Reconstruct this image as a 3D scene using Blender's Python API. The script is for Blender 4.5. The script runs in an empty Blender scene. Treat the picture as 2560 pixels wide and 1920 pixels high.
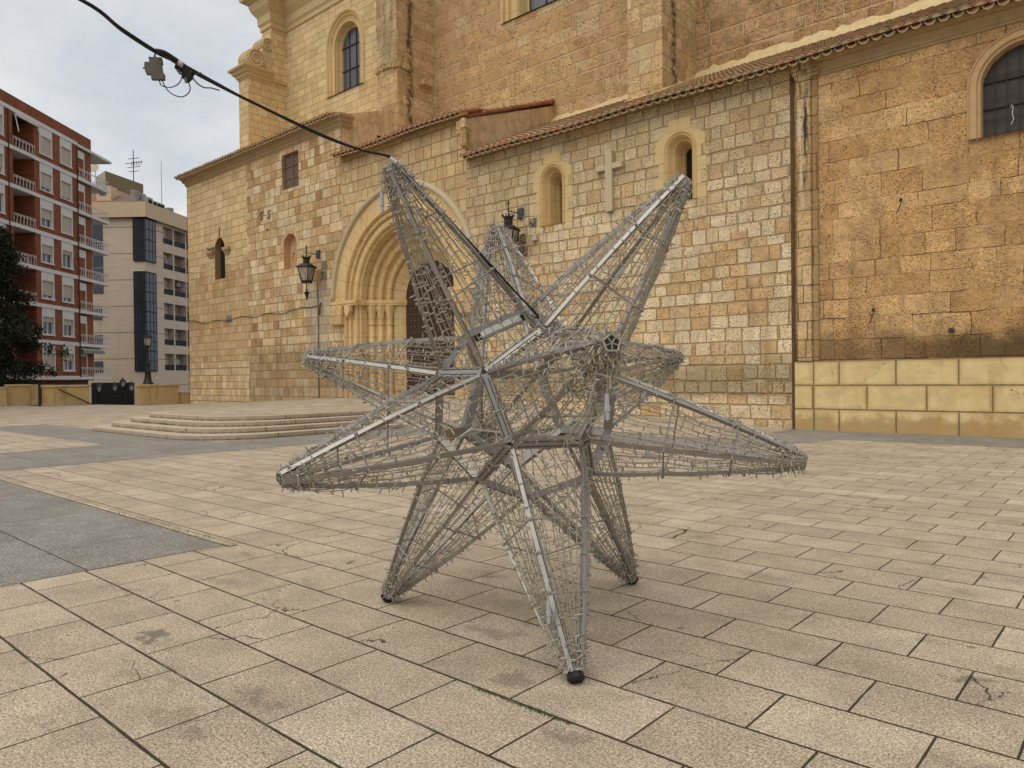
import bpy, bmesh, math, random
from mathutils import Vector, Matrix, noise as mnoise
R = math.radians
rnd = random.Random(7)
scene = bpy.context.scene
col = scene.collection

# ------------------------------------------------------------------ camera
# world axes: X along the church front, Y into the church, Z up; metres
CAM = Vector((0, 0, 1.57))
M3 = Matrix(((0.7489772, 0.0019779, 0.6625928), (0.6625100, 0.0138535, -0.7489249), (-0.0106605, 0.9999021, 0.0090656)))
cd = bpy.data.cameras.new('camera'); cam = bpy.data.objects.new('camera', cd); col.objects.link(cam)
cam.matrix_world = Matrix.Translation(CAM) @ M3.to_4x4()
cd.sensor_width = 36; cd.lens = 25.875; cd.clip_start = .05; cd.clip_end = 5000
scene.camera = cam
# ------------------------------------------------------------------ light
SUN_EL, SUN_AZ = R(60), R(192)          # azimuth clockwise from +Y
scene.view_settings.view_transform = 'Standard'; scene.view_settings.look = 'None'
scene.view_settings.gamma = 1; scene.view_settings.exposure = .5
ld = bpy.data.lights.new('sun', 'SUN'); ld.energy = 1.5; ld.angle = R(85); ld.color = (1, .92, .80)
sun = bpy.data.objects.new('sun', ld); col.objects.link(sun)
sun.rotation_euler = Vector((-math.sin(SUN_AZ) * math.cos(SUN_EL), -math.cos(SUN_AZ) * math.cos(SUN_EL), -math.sin(SUN_EL))).to_track_quat('-Z', 'Y').to_euler()

# ------------------------------------------------------------------ shader helper
class NT:
    def __init__(s, tree): s.t = tree; s.n = tree.nodes; s.l = tree.links; s.n.clear()
    def new(s, k, **kw):
        n = s.n.new(k)
        for a, b in kw.items(): setattr(n, a, b)
        return n
    def put(s, sock, v):
        if isinstance(v, bpy.types.NodeSocket): s.l.new(v, sock)
        elif hasattr(v, '__len__') and any(isinstance(q, bpy.types.NodeSocket) for q in v): s.l.new(s.xyz(*v), sock)
        elif v is not None:
            if hasattr(sock.default_value, '__len__') and not hasattr(v, '__len__'): sock.default_value = [v] * len(sock.default_value)
            elif hasattr(v, '__len__') and len(sock.default_value) == 4 and len(v) == 3: sock.default_value = (*v, 1)
            else: sock.default_value = v
    def m(s, op, a, b=None, c=None, clamp=False):
        n = s.new('ShaderNodeMath', operation=op, use_clamp=clamp)
        for i, v in enumerate((a, b, c)):
            if v is not None: s.put(n.inputs[i], v)
        return n.outputs[0]
    def mix(s, f, a, b, mode='MIX'):
        n = s.new('ShaderNodeMix', data_type='RGBA', blend_type=mode); n.clamp_factor = True
        s.put(n.inputs[0], f); s.put(n.inputs[6], a); s.put(n.inputs[7], b); return n.outputs[2]
    def fmix(s, f, a, b):
        n = s.new('ShaderNodeMix', data_type='FLOAT'); s.put(n.inputs[0], f); s.put(n.inputs[2], a); s.put(n.inputs[3], b); return n.outputs[0]
    def noise(s, v, scale, detail=3, rough=.55, dim='3D', w=None):
        n = s.new('ShaderNodeTexNoise', noise_dimensions=dim)
        if dim == '1D': s.put(n.inputs['W'], w)
        else: s.put(n.inputs['Vector'], v)
        n.inputs['Scale'].default_value = scale; n.inputs['Detail'].default_value = detail; n.inputs['Roughness'].default_value = rough
        return n.outputs['Fac']
    def vor(s, v, scale, feature='F1', out='Distance', rand=1):
        n = s.new('ShaderNodeTexVoronoi', feature=feature); s.put(n.inputs['Vector'], v)
        n.inputs['Scale'].default_value = scale; n.inputs['Randomness'].default_value = rand; return n.outputs[out]
    def white(s, v, out='Value'):
        n = s.new('ShaderNodeTexWhiteNoise', noise_dimensions='3D'); s.put(n.inputs['Vector'], v); return n.outputs[out]
    def xyz(s, x, y, z):
        n = s.new('ShaderNodeCombineXYZ')
        for i, v in enumerate((x, y, z)): s.put(n.inputs[i], v)
        return n.outputs[0]
    def sep(s, v):
        n = s.new('ShaderNodeSeparateXYZ'); s.put(n.inputs[0], v); return n.outputs
    def vm(s, op, a, b=None):
        n = s.new('ShaderNodeVectorMath', operation=op); s.put(n.inputs[0], a)
        if b is not None: s.put(n.inputs[1], b)
        return n.outputs[0]
    def ramp(s, f, stops, interp='LINEAR'):
        n = s.new('ShaderNodeValToRGB'); n.color_ramp.interpolation = interp; e = n.color_ramp.elements
        while len(e) < len(stops): e.new(.5)
        for q, (p, c) in zip(e, stops):
            q.position = p; q.color = (c, c, c, 1) if not hasattr(c, '__len__') else (*c, 1)
        s.put(n.inputs[0], f); return n.outputs[0]
    def step(s, x, a, b):
        n = s.new('ShaderNodeMapRange', interpolation_type='SMOOTHSTEP'); s.put(n.inputs[0], x)
        s.put(n.inputs[1], a); s.put(n.inputs[2], b); return n.outputs[0]
    def pos(s): return s.new('ShaderNodeNewGeometry').outputs['Position']
    def nor(s): return s.new('ShaderNodeNewGeometry').outputs['True Normal']
    def out(s, color, rough=.85, h=None, dist=.01, metal=0, spec=.3, trans=0, strength=1):
        p = s.new('ShaderNodeBsdfPrincipled'); o = s.new('ShaderNodeOutputMaterial')
        s.put(p.inputs['Base Color'], color); s.put(p.inputs['Roughness'], rough); s.put(p.inputs['Metallic'], metal)
        s.put(p.inputs['Specular IOR Level'], spec); s.put(p.inputs['Transmission Weight'], trans)
        if h is not None:
            b = s.new('ShaderNodeBump'); b.inputs['Distance'].default_value = dist; b.inputs['Strength'].default_value = strength
            s.put(b.inputs['Height'], h); s.l.new(b.outputs[0], p.inputs['Normal'])
        s.l.new(p.outputs[0], o.inputs[0]); return p

def mat(name):
    m = bpy.data.materials.new(name); m.use_nodes = True; return m, NT(m.node_tree)
def plain(name, c, rough=.6, metal=0, var=.25, scale=6, bump=0, spec=.3, trans=0):
    m, t = mat(name); p = t.pos(); n = t.noise(p, scale, 5, .65)
    f = t.m('MULTIPLY_ADD', n, 2 * var, 1 - var)
    c2 = t.mix(1, c, t.xyz(f, f, f), 'MULTIPLY')
    t.out(c2, t.m('MULTIPLY_ADD', n, .25, rough - .12), n if bump else None, bump, metal, spec, trans); return m

# world: overcast cloud layer over a Nishita sky
w = bpy.data.worlds.new('World'); scene.world = w; w.use_nodes = True
t = NT(w.node_tree)
sky = t.new('ShaderNodeTexSky', sky_type='NISHITA'); sky.sun_disc = False; sky.sun_elevation = SUN_EL; sky.sun_rotation = SUN_AZ
g = t.new('ShaderNodeTexCoord').outputs['Generated']
sx = t.sep(g); zz = t.m('ADD', t.m('MAXIMUM', sx[2], 0), .22)
pv = t.xyz(t.m('DIVIDE', sx[0], zz), t.m('DIVIDE', sx[1], zz), 0)
n1 = t.noise(pv, 1.3, 8, .62); n2 = t.noise(t.vm('ADD', pv, (3.1, 5.2, 0)), .45, 4, .5)
cl = t.ramp(t.m('MULTIPLY_ADD', n2, .6, t.m('MULTIPLY', n1, .45)), [(.43, (4.0, 4.3, 4.65)), (.485, (4.7, 4.95, 5.2)), (.525, (5.35, 5.45, 5.52)), (.57, (5.95, 5.95, 5.9))])
hz = t.step(sx[2], .02, .2)
cl = t.mix(hz, (4.9, 5.4, 6.1), cl)
cc = t.mix(.94, sky.outputs[0], cl)
bg = t.new('ShaderNodeBackground'); t.put(bg.inputs[0], cc); bg.inputs[1].default_value = .1
t.l.new(bg.outputs[0], t.new('ShaderNodeOutputWorld').inputs[0])

# ------------------------------------------------------------------ mesh helper
class MB:
    def __init__(s): s.v = []; s.f = []; s.mi = []; s.cur = 0; s.tint = []
    def add(s, vs, fs, tint=None):
        o = len(s.v); s.v += [tuple(x) for x in vs]
        for f in fs:
            s.f.append([i + o for i in f]); s.mi.append(s.cur); s.tint.append(.5 if tint is None else tint)
    def box(s, x0, x1, y0, y1, z0, z1, fr=None, tint=None):
        p = [(x, y, z) for z in (z0, z1) for y in (y0, y1) for x in (x0, x1)]
        if fr: p = [fr(*q) for q in p]
        s.add(p, [(0, 2, 3, 1), (4, 5, 7, 6), (0, 1, 5, 4), (2, 6, 7, 3), (0, 4, 6, 2), (1, 3, 7, 5)], tint)
    def bar(s, a, b, w, h=None, up=(0, 0, 1), tint=None):
        a, b = Vector(a), Vector(b); h = h or w; d = (b - a).normalized(); u = Vector(up); u = u - d * u.dot(d)
        if u.length < 1e-4: u = d.orthogonal()
        u.normalize(); v = d.cross(u); p = []
        for q in (a, b):
            for i, j in ((-1, -1), (1, -1), (1, 1), (-1, 1)): p.append(q + v * i * w / 2 + u * j * h / 2)
        s.add(p, [(3, 2, 1, 0), (4, 5, 6, 7), (0, 1, 5, 4), (1, 2, 6, 5), (2, 3, 7, 6), (3, 0, 4, 7)], tint)
    def tube(s, pts, r, n=5, tint=None, cap=True):
        pts = [Vector(p) for p in pts]; k = len(pts); rr = r if hasattr(r, '__len__') else [r] * k
        u = None; vs = []
        for i, p in enumerate(pts):
            d = (pts[min(i + 1, k - 1)] - pts[max(i - 1, 0)])
            d = d.normalized() if d.length > 1e-9 else Vector((0, 0, 1))
            u = d.orthogonal() if u is None else u - d * u.dot(d)
            if u.length < 1e-6: u = d.orthogonal()
            u.normalize(); v = d.cross(u)
            for j in range(n):
                a = 2 * math.pi * j / n; vs.append(p + (u * math.cos(a) + v * math.sin(a)) * rr[i])
        fs = [(i * n + j, i * n + (j + 1) % n, (i + 1) * n + (j + 1) % n, (i + 1) * n + j) for i in range(k - 1) for j in range(n)]
        if cap: fs += [tuple(range(n - 1, -1, -1)), tuple((k - 1) * n + j for j in range(n))]
        s.add(vs, fs, tint)
    def lathe(s, prof, c=(0, 0, 0), n=16, ang=0):     # prof = [(r, z)]
        vs = [(c[0] + r * math.cos(2 * math.pi * j / n + ang), c[1] + r * math.sin(2 * math.pi * j / n + ang), c[2] + z) for r, z in prof for j in range(n)]
        k = len(prof)
        fs = [(i * n + j, i * n + (j + 1) % n, (i + 1) * n + (j + 1) % n, (i + 1) * n + j) for i in range(k - 1) for j in range(n)]
        s.add(vs, fs + [tuple(range(n - 1, -1, -1)), tuple((k - 1) * n + j for j in range(n))])
    def prism(s, poly, f0, f1):                         # poly 2-D, f0/f1 map (a,b) -> 3-D point
        n = len(poly); s.add([f0(*p) for p in poly] + [f1(*p) for p in poly],
              [tuple(range(n - 1, -1, -1)), tuple(range(n, 2 * n))] + [(i, (i + 1) % n, n + (i + 1) % n, n + i) for i in range(n)])
    def strip(s, A, B, closed=False):
        n = len(A); s.add(list(A) + list(B), [(i, (i + 1) % n, n + (i + 1) % n, n + i) for i in range(n if closed else n - 1)])
    def ball(s, c, r, n=6, k=4, sc=(1, 1, 1)):
        prof = [(math.sin(math.pi * i / k) * r, -math.cos(math.pi * i / k) * r) for i in range(k + 1)]
        o = len(s.v); s.lathe([(max(a, 1e-4), b) for a, b in prof], (0, 0, 0), n)
        for i in range(o, len(s.v)): v = s.v[i]; s.v[i] = (c[0] + v[0] * sc[0], c[1] + v[1] * sc[1], c[2] + v[2] * sc[2])
    def build(s, name, mats, parent=None, smooth=False, bevel=0, fix=True):
        me = bpy.data.meshes.new(name); me.from_pydata(s.v, [], s.f)
        for q in (mats if isinstance(mats, (list, tuple)) else [mats]): me.materials.append(q)
        me.polygons.foreach_set('material_index', s.mi)
        if len(set(s.tint)) > 1:
            a = me.attributes.new('tint', 'FLOAT', 'FACE'); a.data.foreach_set('value', s.tint)
        if smooth: me.polygons.foreach_set('use_smooth', [True] * len(me.polygons))
        if fix:
            bm = bmesh.new(); bm.from_mesh(me); bmesh.ops.recalc_face_normals(bm, faces=bm.faces); bm.to_mesh(me); bm.free()
        me.update()
        o = bpy.data.objects.new(name, me); col.objects.link(o)
        if parent: o.parent = parent; o.matrix_parent_inverse = Matrix.Translation(-Vector(parent.location)) if parent.type == 'EMPTY' else Matrix()
        if bevel:
            b = o.modifiers.new('bevel', 'BEVEL'); b.width = bevel; b.segments = 2; b.limit_method = 'ANGLE'
        return o
def tag(o, label, cat, group=None, kind=None):
    if label: o['label'] = label; o['category'] = cat
    if group: o['group'] = group
    if kind: o['kind'] = kind
    return o
def thing(name, label, cat, loc, group=None):
    o = bpy.data.objects.new(name, None); o.location = loc; o.empty_display_size = .2; col.objects.link(o); return tag(o, label, cat, group)
def struct(o): o['kind'] = 'structure'; return o
def fill2d(outer, holes, f):
    """flat polygon with holes -> (verts, faces) through f(a,b)"""
    bm = bmesh.new()
    for loop in [outer] + holes:
        vs = [bm.verts.new((a, b, 0)) for a, b in loop]
        for i in range(len(vs)): bm.edges.new((vs[i], vs[(i + 1) % len(vs)]))
    bmesh.ops.triangle_fill(bm, use_beauty=True, edges=bm.edges[:], normal=(0, 0, 1))
    bm.verts.index_update(); V = [f(v.co.x, v.co.y) for v in bm.verts]; F = [[v.index for v in q.verts] for q in bm.faces]; bm.free()
    return V, F
def arch(cx, w, z0, zs, n=20, pt=0):
    """open path: foot left, up, round the arch, foot right; pt raises a point"""
    p = [(cx - w, z0)]
    for i in range(n + 1):
        a = math.pi * (1 - i / n); p.append((cx + w * math.cos(a), zs + w * math.sin(a) * (1 + pt * math.sin(a) ** 4)))
    return p + [(cx + w, z0)]
def loft_arch(mb, cx, prof, z0, zs, n=20, sill=True, pt=0):
    loops = [[(x, Y, z) for x, z in arch(cx, w_, z0, zs, n, pt)] for w_, Y in prof]
    for A, B in zip(loops, loops[1:]):
        mb.strip(A, B)
        if sill: mb.add([A[0], A[-1], B[-1], B[0]], [(0, 1, 2, 3)])
def plane_y(Y): return lambda a, b: (a, Y, b)
def plane_x(X): return lambda a, b: (X, a, b)

# ------------------------------------------------------------------ materials
def stone_nodes(t, bw, bh, cols, mcol, mw=.012, rough=.5, pits=.5, jit=.35, rowjit=.18, seed=0, mot=.3, roundness=.5, vary=.55, gap=0):
    """irregular coursed ashlar on vertical faces -> colour, height sockets"""
    p = t.pos(); s = t.sep(p); nn = t.sep(t.nor())
    side = t.m('GREATER_THAN', t.m('ABSOLUTE', nn[0]), .6)
    u = t.fmix(side, s[0], s[1]); v = s[2]
    wob = t.m('MULTIPLY', t.m('SUBTRACT', t.noise(p, 2.2, 3), .5), .05 * roundness * 2)
    v1 = t.m('ADD', v, wob)
    v1 = t.m('MULTIPLY_ADD', t.noise(None, .9 / bh, 1, dim='1D', w=t.m('ADD', v, seed * 13.7)), rowjit * bh * 3, v1)
    vr = t.m('DIVIDE', v1, bh); row = t.m('FLOOR', vr); fv = t.m('SUBTRACT', vr, row)
    rr = t.white(t.xyz(row, seed, 1.5))
    we = t.m('MULTIPLY', bw, t.m('MULTIPLY_ADD', rr, vary, 1 - vary * .5))
    u1 = t.m('ADD', u, t.m('MULTIPLY', rr, 17.3))
    u1 = t.m('MULTIPLY_ADD', t.noise(t.xyz(u, t.m('MULTIPLY', row, 5.3), seed), 1.1 / bw, 1), jit * bw * 2.4, u1)
    ur = t.m('DIVIDE', t.m('ADD', u1, wob), we); cl_ = t.m('FLOOR', ur); fu = t.m('SUBTRACT', ur, cl_)
    du = t.m('MULTIPLY', t.m('MINIMUM', fu, t.m('SUBTRACT', 1, fu)), we)
    dv = t.m('MULTIPLY', t.m('MINIMUM', fv, t.m('SUBTRACT', 1, fv)), bh)
    k = .05 * roundness + .004                       # rounded corners: smooth minimum
    n_ = t.new('ShaderNodeMath', operation='SMOOTH_MIN'); t.put(n_.inputs[0], du); t.put(n_.inputs[1], dv); n_.inputs[2].default_value = k
    d = t.m('ADD', n_.outputs[0], t.m('MULTIPLY', t.m('SUBTRACT', t.noise(p, 14, 3), .5), .02 * roundness * 2))
    mort = t.m('SUBTRACT', 1, t.step(d, mw * .5, mw * 1.6))
    if gap: mort = t.m('MULTIPLY', mort, t.m('MULTIPLY_ADD', t.step(t.noise(p, 1.1, 4), .44, .56), gap, 1 - gap))
    b = t.white(t.xyz(cl_, row, seed)); b2 = t.white(t.xyz(cl_, row, seed + 9.1))
    c = t.ramp(b, cols)
    fine = t.noise(p, 9, 6, .68); big = t.noise(t.vm('ADD', p, (b2, 0, 0)), 1.7, 4)
    fc = t.step(fine, .3, .7); vf = t.step(t.noise(p, 30, 4, .72), .3, .7); bg_ = t.step(big, .3, .7)
    f = t.m('MULTIPLY', t.m('MULTIPLY_ADD', fc, mot * .75, 1 - mot * .37), t.m('MULTIPLY_ADD', t.m('SUBTRACT', b2, .5), .22, 1))
    f = t.m('MULTIPLY', f, t.m('MULTIPLY_ADD', bg_, mot * .7, 1 - mot * .3)); f = t.m('MULTIPLY', f, t.m('MULTIPLY_ADD', vf, mot * 1.25, 1 - mot * .6))
    c = t.mix(1, c, t.xyz(f, f, f), 'MULTIPLY')
    pv_ = t.vm('MULTIPLY', p, (1, 1, 2.0))
    pit = t.m('MULTIPLY', t.step(t.noise(pv_, 15, 4, .72), .565, .63), t.step(t.m('ADD', t.noise(p, 2.3, 2), t.m('MULTIPLY', b2, .25)), .45, .72))
    pit = t.m('MULTIPLY', pit, pits, clamp=True)
    c = t.mix(t.m('MULTIPLY', pit, .85), c, (.06, .036, .018))
    mc = t.mix(fine, [x * .75 for x in mcol], [x * 1.2 for x in mcol])
    c = t.mix(mort, c, mc)
    h = t.m('MULTIPLY_ADD', mort, -1.0, t.m('MULTIPLY', fine, rough))
    h = t.m('MULTIPLY_ADD', pit, -.8, h)
    h = t.m('MULTIPLY_ADD', t.noise(p, 38, 3, .7), rough * .35, h)
    return c, h
def streaks(t, c, amt=.35, lo=.5, hi=.72, dark=(.10, .065, .035), sx=1.6, sz=.16, seed=0):
    p = t.pos(); n = t.noise(t.vm('ADD', t.vm('MULTIPLY', p, (sx, sx, sz)), (seed, 0, 0)), 1, 6, .62)
    return t.mix(t.m('MULTIPLY', t.step(n, lo, hi), amt), c, dark)
def zband(t, z0, z1, feather=.3, nz=.5, ns=.9):
    p = t.pos(); z = t.m('MULTIPLY_ADD', t.m('SUBTRACT', t.noise(p, ns, 5, .6), .5), nz * 2, t.sep(p)[2])
    return t.m('MULTIPLY', t.step(z, z0 - feather, z0 + feather), t.m('SUBTRACT', 1, t.step(z, z1 - feather, z1 + feather)))

CREAM, TAN, ORG, BRN, GRY = (.66, .50, .285), (.54, .36, .175), (.55, .32, .135), (.38, .23, .105), (.42, .36, .27)
YEL = (.645, .475, .245); MORT = (.45, .29, .145)
def st(name, fn, rough=.9, dist=.03):
    m, t = mat(name); c, h = fn(t); t.out(c, rough, h, dist, spec=.15); return m
def f_new(t, seed=1): return stone_nodes(t, .72, .43, [(0, (.59, .43, .22)), (.5, YEL), (1, (.685, .52, .285))], (.32, .215, .11), .010, .3, .2, .25, .04, seed, .16, .1, .4)
def f_old(t, seed=2): return stone_nodes(t, .62, .44, [(0, BRN), (.16, TAN), (.36, (.58, .40, .205)), (.5, TAN), (.56, (.69, .54, .335)), (.75, (.63, .465, .26)), (1, (.72, .575, .37))], MORT, .013, .6, .75, .35, .2, seed, .42, .45, .6)
m_new = st('ashlar_new', lambda t: f_new(t), dist=.015)
def mA(t):
    c1, h1 = f_new(t); c2, h2 = f_old(t, 5); c2 = t.mix(.55, c2, (.50, .335, .165)); p = t.pos(); z = t.sep(p)[2]
    zb = t.m('MULTIPLY_ADD', t.white(t.vm('FLOOR', t.vm('MULTIPLY', p, (1.3, 1, 2.3)))), 1.3, z); f = t.step(zb, 8.9, 9.0)
    c3, h3 = stone_nodes(t, .55, .40, [(0, TAN), (.3, CREAM), (.6, (.55, .42, .25)), (1, CREAM)], (.33, .23, .13), .014, .5, .6, .4, .2, 8, .4, .4)
    f3 = t.m('SUBTRACT', 1, t.step(z, 2.75, 2.8)); c2 = t.mix(f3, c2, c3); h2 = t.fmix(f3, h2, h3)
    return streaks(t, t.mix(f, c2, c1), .16), t.fmix(f, h2, h1)
m_wallA = st('stone_tower_block', mA)
def mA2(t):
    c, h = f_old(t); x = t.sep(t.pos())[0]; z = t.sep(t.pos())[2]
    c = streaks(t, c, .45, .52, .7, (.20, .125, .06))
    low = zband(t, -1, 3.3, .5, .9, .7)
    c = t.mix(t.m('MULTIPLY', low, .5), c, (.25, .18, .105))
    g2 = t.m('MULTIPLY', zband(t, 2.6, 6.3, .4, .5), t.m('MULTIPLY', t.step(x, -32.6, -31.9), t.m('SUBTRACT', 1, t.step(x, -30.6, -30.1))))
    c = t.mix(t.m('MULTIPLY', g2, .5), c, (.45, .41, .34))
    return c, h
m_wallA2 = st('stone_old_mixed', mA2, dist=.055)
def mB(t):
    c, h = stone_nodes(t, .50, .52, [(0, (.54, .37, .185)), (.35, (.565, .40, .205)), (.7, (.60, .435, .225)), (1, (.63, .475, .265))], (.42, .27, .13), .014, .5, .45, .35, .12, 3, .32, .35)
    return streaks(t, c, .35, .5, .72, (.24, .145, .065)), h
m_wallB = st('stone_portal_block', mB, dist=.045)
def mC(t):
    c, h = stone_nodes(t, .52, .385, [(0, (.65, .505, .305)), (.26, (.70, .56, .36)), (.42, (.61, .46, .265)), (.52, (.68, .535, .33)), (.66, (.59, .425, .23)), (.74, (.575, .385, .19)), (.82, (.62, .465, .265)), (1, (.70, .565, .37))], (.52, .35, .185), .017, .6, 1.0, .4, .2, 4, .4, .7)
    c2, h2 = stone_nodes(t, .52, .385, [(0, (.57, .37, .18)), (.25, (.585, .40, .205)), (.42, (.61, .45, .25)), (.56, (.67, .53, .325)), (1, (.70, .565, .37))], (.48, .31, .155), .016, .6, .8, .4, .2, 14, .38, .6)
    p = t.pos(); z = t.m('MULTIPLY_ADD', t.m('SUBTRACT', t.noise(p, .45, 3), .5), 5.0, t.sep(p)[2])
    f = t.m('MULTIPLY', t.step(z, 1.4, 1.9), t.m('SUBTRACT', 1, t.step(z, 5.4, 5.9)))
    c = t.mix(f, c, c2); h = t.fmix(f, h, h2)
    low = zband(t, .9, 1.9, .25, .35, 1.1); c = t.mix(t.m('MULTIPLY', low, .55), c, (.21, .155, .075))
    top = zband(t, 7.6, 12, .8, 1.0, .6); c = t.mix(t.m('MULTIPLY', top, .32), c, (.40, .29, .155))
    return streaks(t, c, .38, .53, .74, (.22, .14, .065), 2.0, .2), h
m_wallC = st('stone_cream_orange', mC, dist=.06)
def mD(t):
    c, h = stone_nodes(t, 1.0, .54, [(0, (.50, .29, .125)), (.5, (.555, .34, .15)), (1, (.60, .395, .19))], (.26, .145, .06), .008, .9, .7, .5, .22, 6, .42, .8, gap=.85)
    c = streaks(t, c, .5, .5, .74, (.20, .12, .05), 1.4, .14)
    x = t.sep(t.pos())[0]
    band = t.m('MULTIPLY', zband(t, 1.2, 2.65, .4, 1.0, .9), t.m('MULTIPLY_ADD', t.step(x, -6, -3), .3, .58))
    return t.mix(band, c, (.085, .055, .025)), h
m_wallD = st('stone_weathered_brown', mD, dist=.045)
def mN(t):
    c, h = stone_nodes(t, 1.0, .56, [(0, (.505, .31, .145)), (.5, (.55, .35, .17)), (.85, (.575, .38, .19)), (1, (.60, .43, .24))], (.70, .495, .27), .022, .5, 1.0, .35, .15, 7, .26, .35)
    return streaks(t, c, .22, .5, .74), h
m_nave = st('stone_nave_pitted', mN, dist=.05)
def mNR(t):
    c, h = stone_nodes(t, .85, .50, [(0, (.39, .235, .11)), (.5, (.46, .285, .14)), (1, (.53, .345, .18))], (.62, .43, .225), .026, .9, .8, .35, .2, 17, .5, .8)
    return streaks(t, c, .22), h
m_naveR = st('stone_nave_rough', mNR, dist=.05)
def mBut(t):
    c, h = stone_nodes(t, .95, .52, [(0, (.46, .305, .15)), (.5, (.54, .365, .18)), (1, (.60, .44, .24))], (.52, .365, .19), .014, .5, .9, .3, .15, 9, .34, .35)
    p = t.pos(); s = t.sep(p)
    front = t.m('GREATER_THAN', t.m('ABSOLUTE', t.sep(t.nor())[1]), .6)
    g = t.noise(t.vm('MULTIPLY', p, (3, 3, .45)), 1, 7, .7)
    c = t.mix(t.m('MULTIPLY', t.m('MULTIPLY', front, t.step(s[2], 16.8, 18)), t.m('MULTIPLY', t.step(g, .36, .6), .62)), c, (.22, .18, .125))
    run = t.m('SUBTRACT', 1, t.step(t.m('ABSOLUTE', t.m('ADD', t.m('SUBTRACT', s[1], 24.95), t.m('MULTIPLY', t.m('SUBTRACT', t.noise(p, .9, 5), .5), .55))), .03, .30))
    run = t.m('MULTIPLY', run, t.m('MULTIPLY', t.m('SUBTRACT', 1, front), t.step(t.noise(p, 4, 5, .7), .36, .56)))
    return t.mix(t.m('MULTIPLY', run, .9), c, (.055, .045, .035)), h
m_butt = st('stone_buttress_stained', mBut)
def mTrim(t, cols=((.58, .415, .20), (.66, .485, .24)), fine=.12):
    p = t.pos(); n = t.noise(p, 5, 6, .65); n3 = t.noise(t.vm('MULTIPLY', p, (3, 3, .4)), 1.5, 4)
    c = t.mix(n, cols[0], cols[1]); c = t.mix(t.m('MULTIPLY', t.step(n3, .5, .75), .35), c, (.42, .25, .095))
    s = t.sep(p)
    zr = t.m('FRACT', t.m('DIVIDE', s[2], .62)); j = t.m('LESS_THAN', zr, .014)
    return t.mix(t.m('MULTIPLY', j, .55), c, (.25, .16, .075)), t.m('MULTIPLY_ADD', j, -.5, t.m('MULTIPLY', n, fine))
m_trim = st('stone_trim_yellow', mTrim, dist=.012)
def mPortal(t):
    p = t.pos(); s = t.sep(p); n = t.noise(p, 5, 6, .65)
    c = t.mix(t.step(n, .25, .75), (.59, .42, .195), (.71, .53, .27))
    n3 = t.noise(t.vm('MULTIPLY', p, (2.6, 2.6, .3)), 1.2, 5); c = t.mix(t.m('MULTIPLY', t.step(n3, .46, .72), .5), c, (.50, .285, .095))
    dx = t.m('ADD', s[0], 25.14); dz = t.m('SUBTRACT', s[2], 5.25)
    ang = t.m('DIVIDE', t.m('ARCTAN2', dz, dx), math.pi / 17); fa = t.m('FRACT', t.m('ADD', ang, 40.3))
    rad = t.m('SQRT', t.m('ADD', t.m('MULTIPLY', dx, dx), t.m('MULTIPLY', dz, dz)))
    ja = t.m('LESS_THAN', t.m('MULTIPLY', t.m('MINIMUM', fa, t.m('SUBTRACT', 1, fa)), rad), .032)
    up = t.m('GREATER_THAN', dz, 0)
    jz = t.m('LESS_THAN', t.m('FRACT', t.m('DIVIDE', dz, .86)), .012)
    j = t.fmix(up, jz, ja)
    low = zband(t, -1, 2.6, .6, .6); c = t.mix(t.m('MULTIPLY', low, .35), c, (.44, .27, .12))
    return t.mix(t.m('MULTIPLY', j, .7), c, (.25, .15, .07)), t.m('MULTIPLY_ADD', j, -.8, t.m('MULTIPLY', n, .2))
m_portal = st('stone_portal', mPortal, dist=.012)
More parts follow.
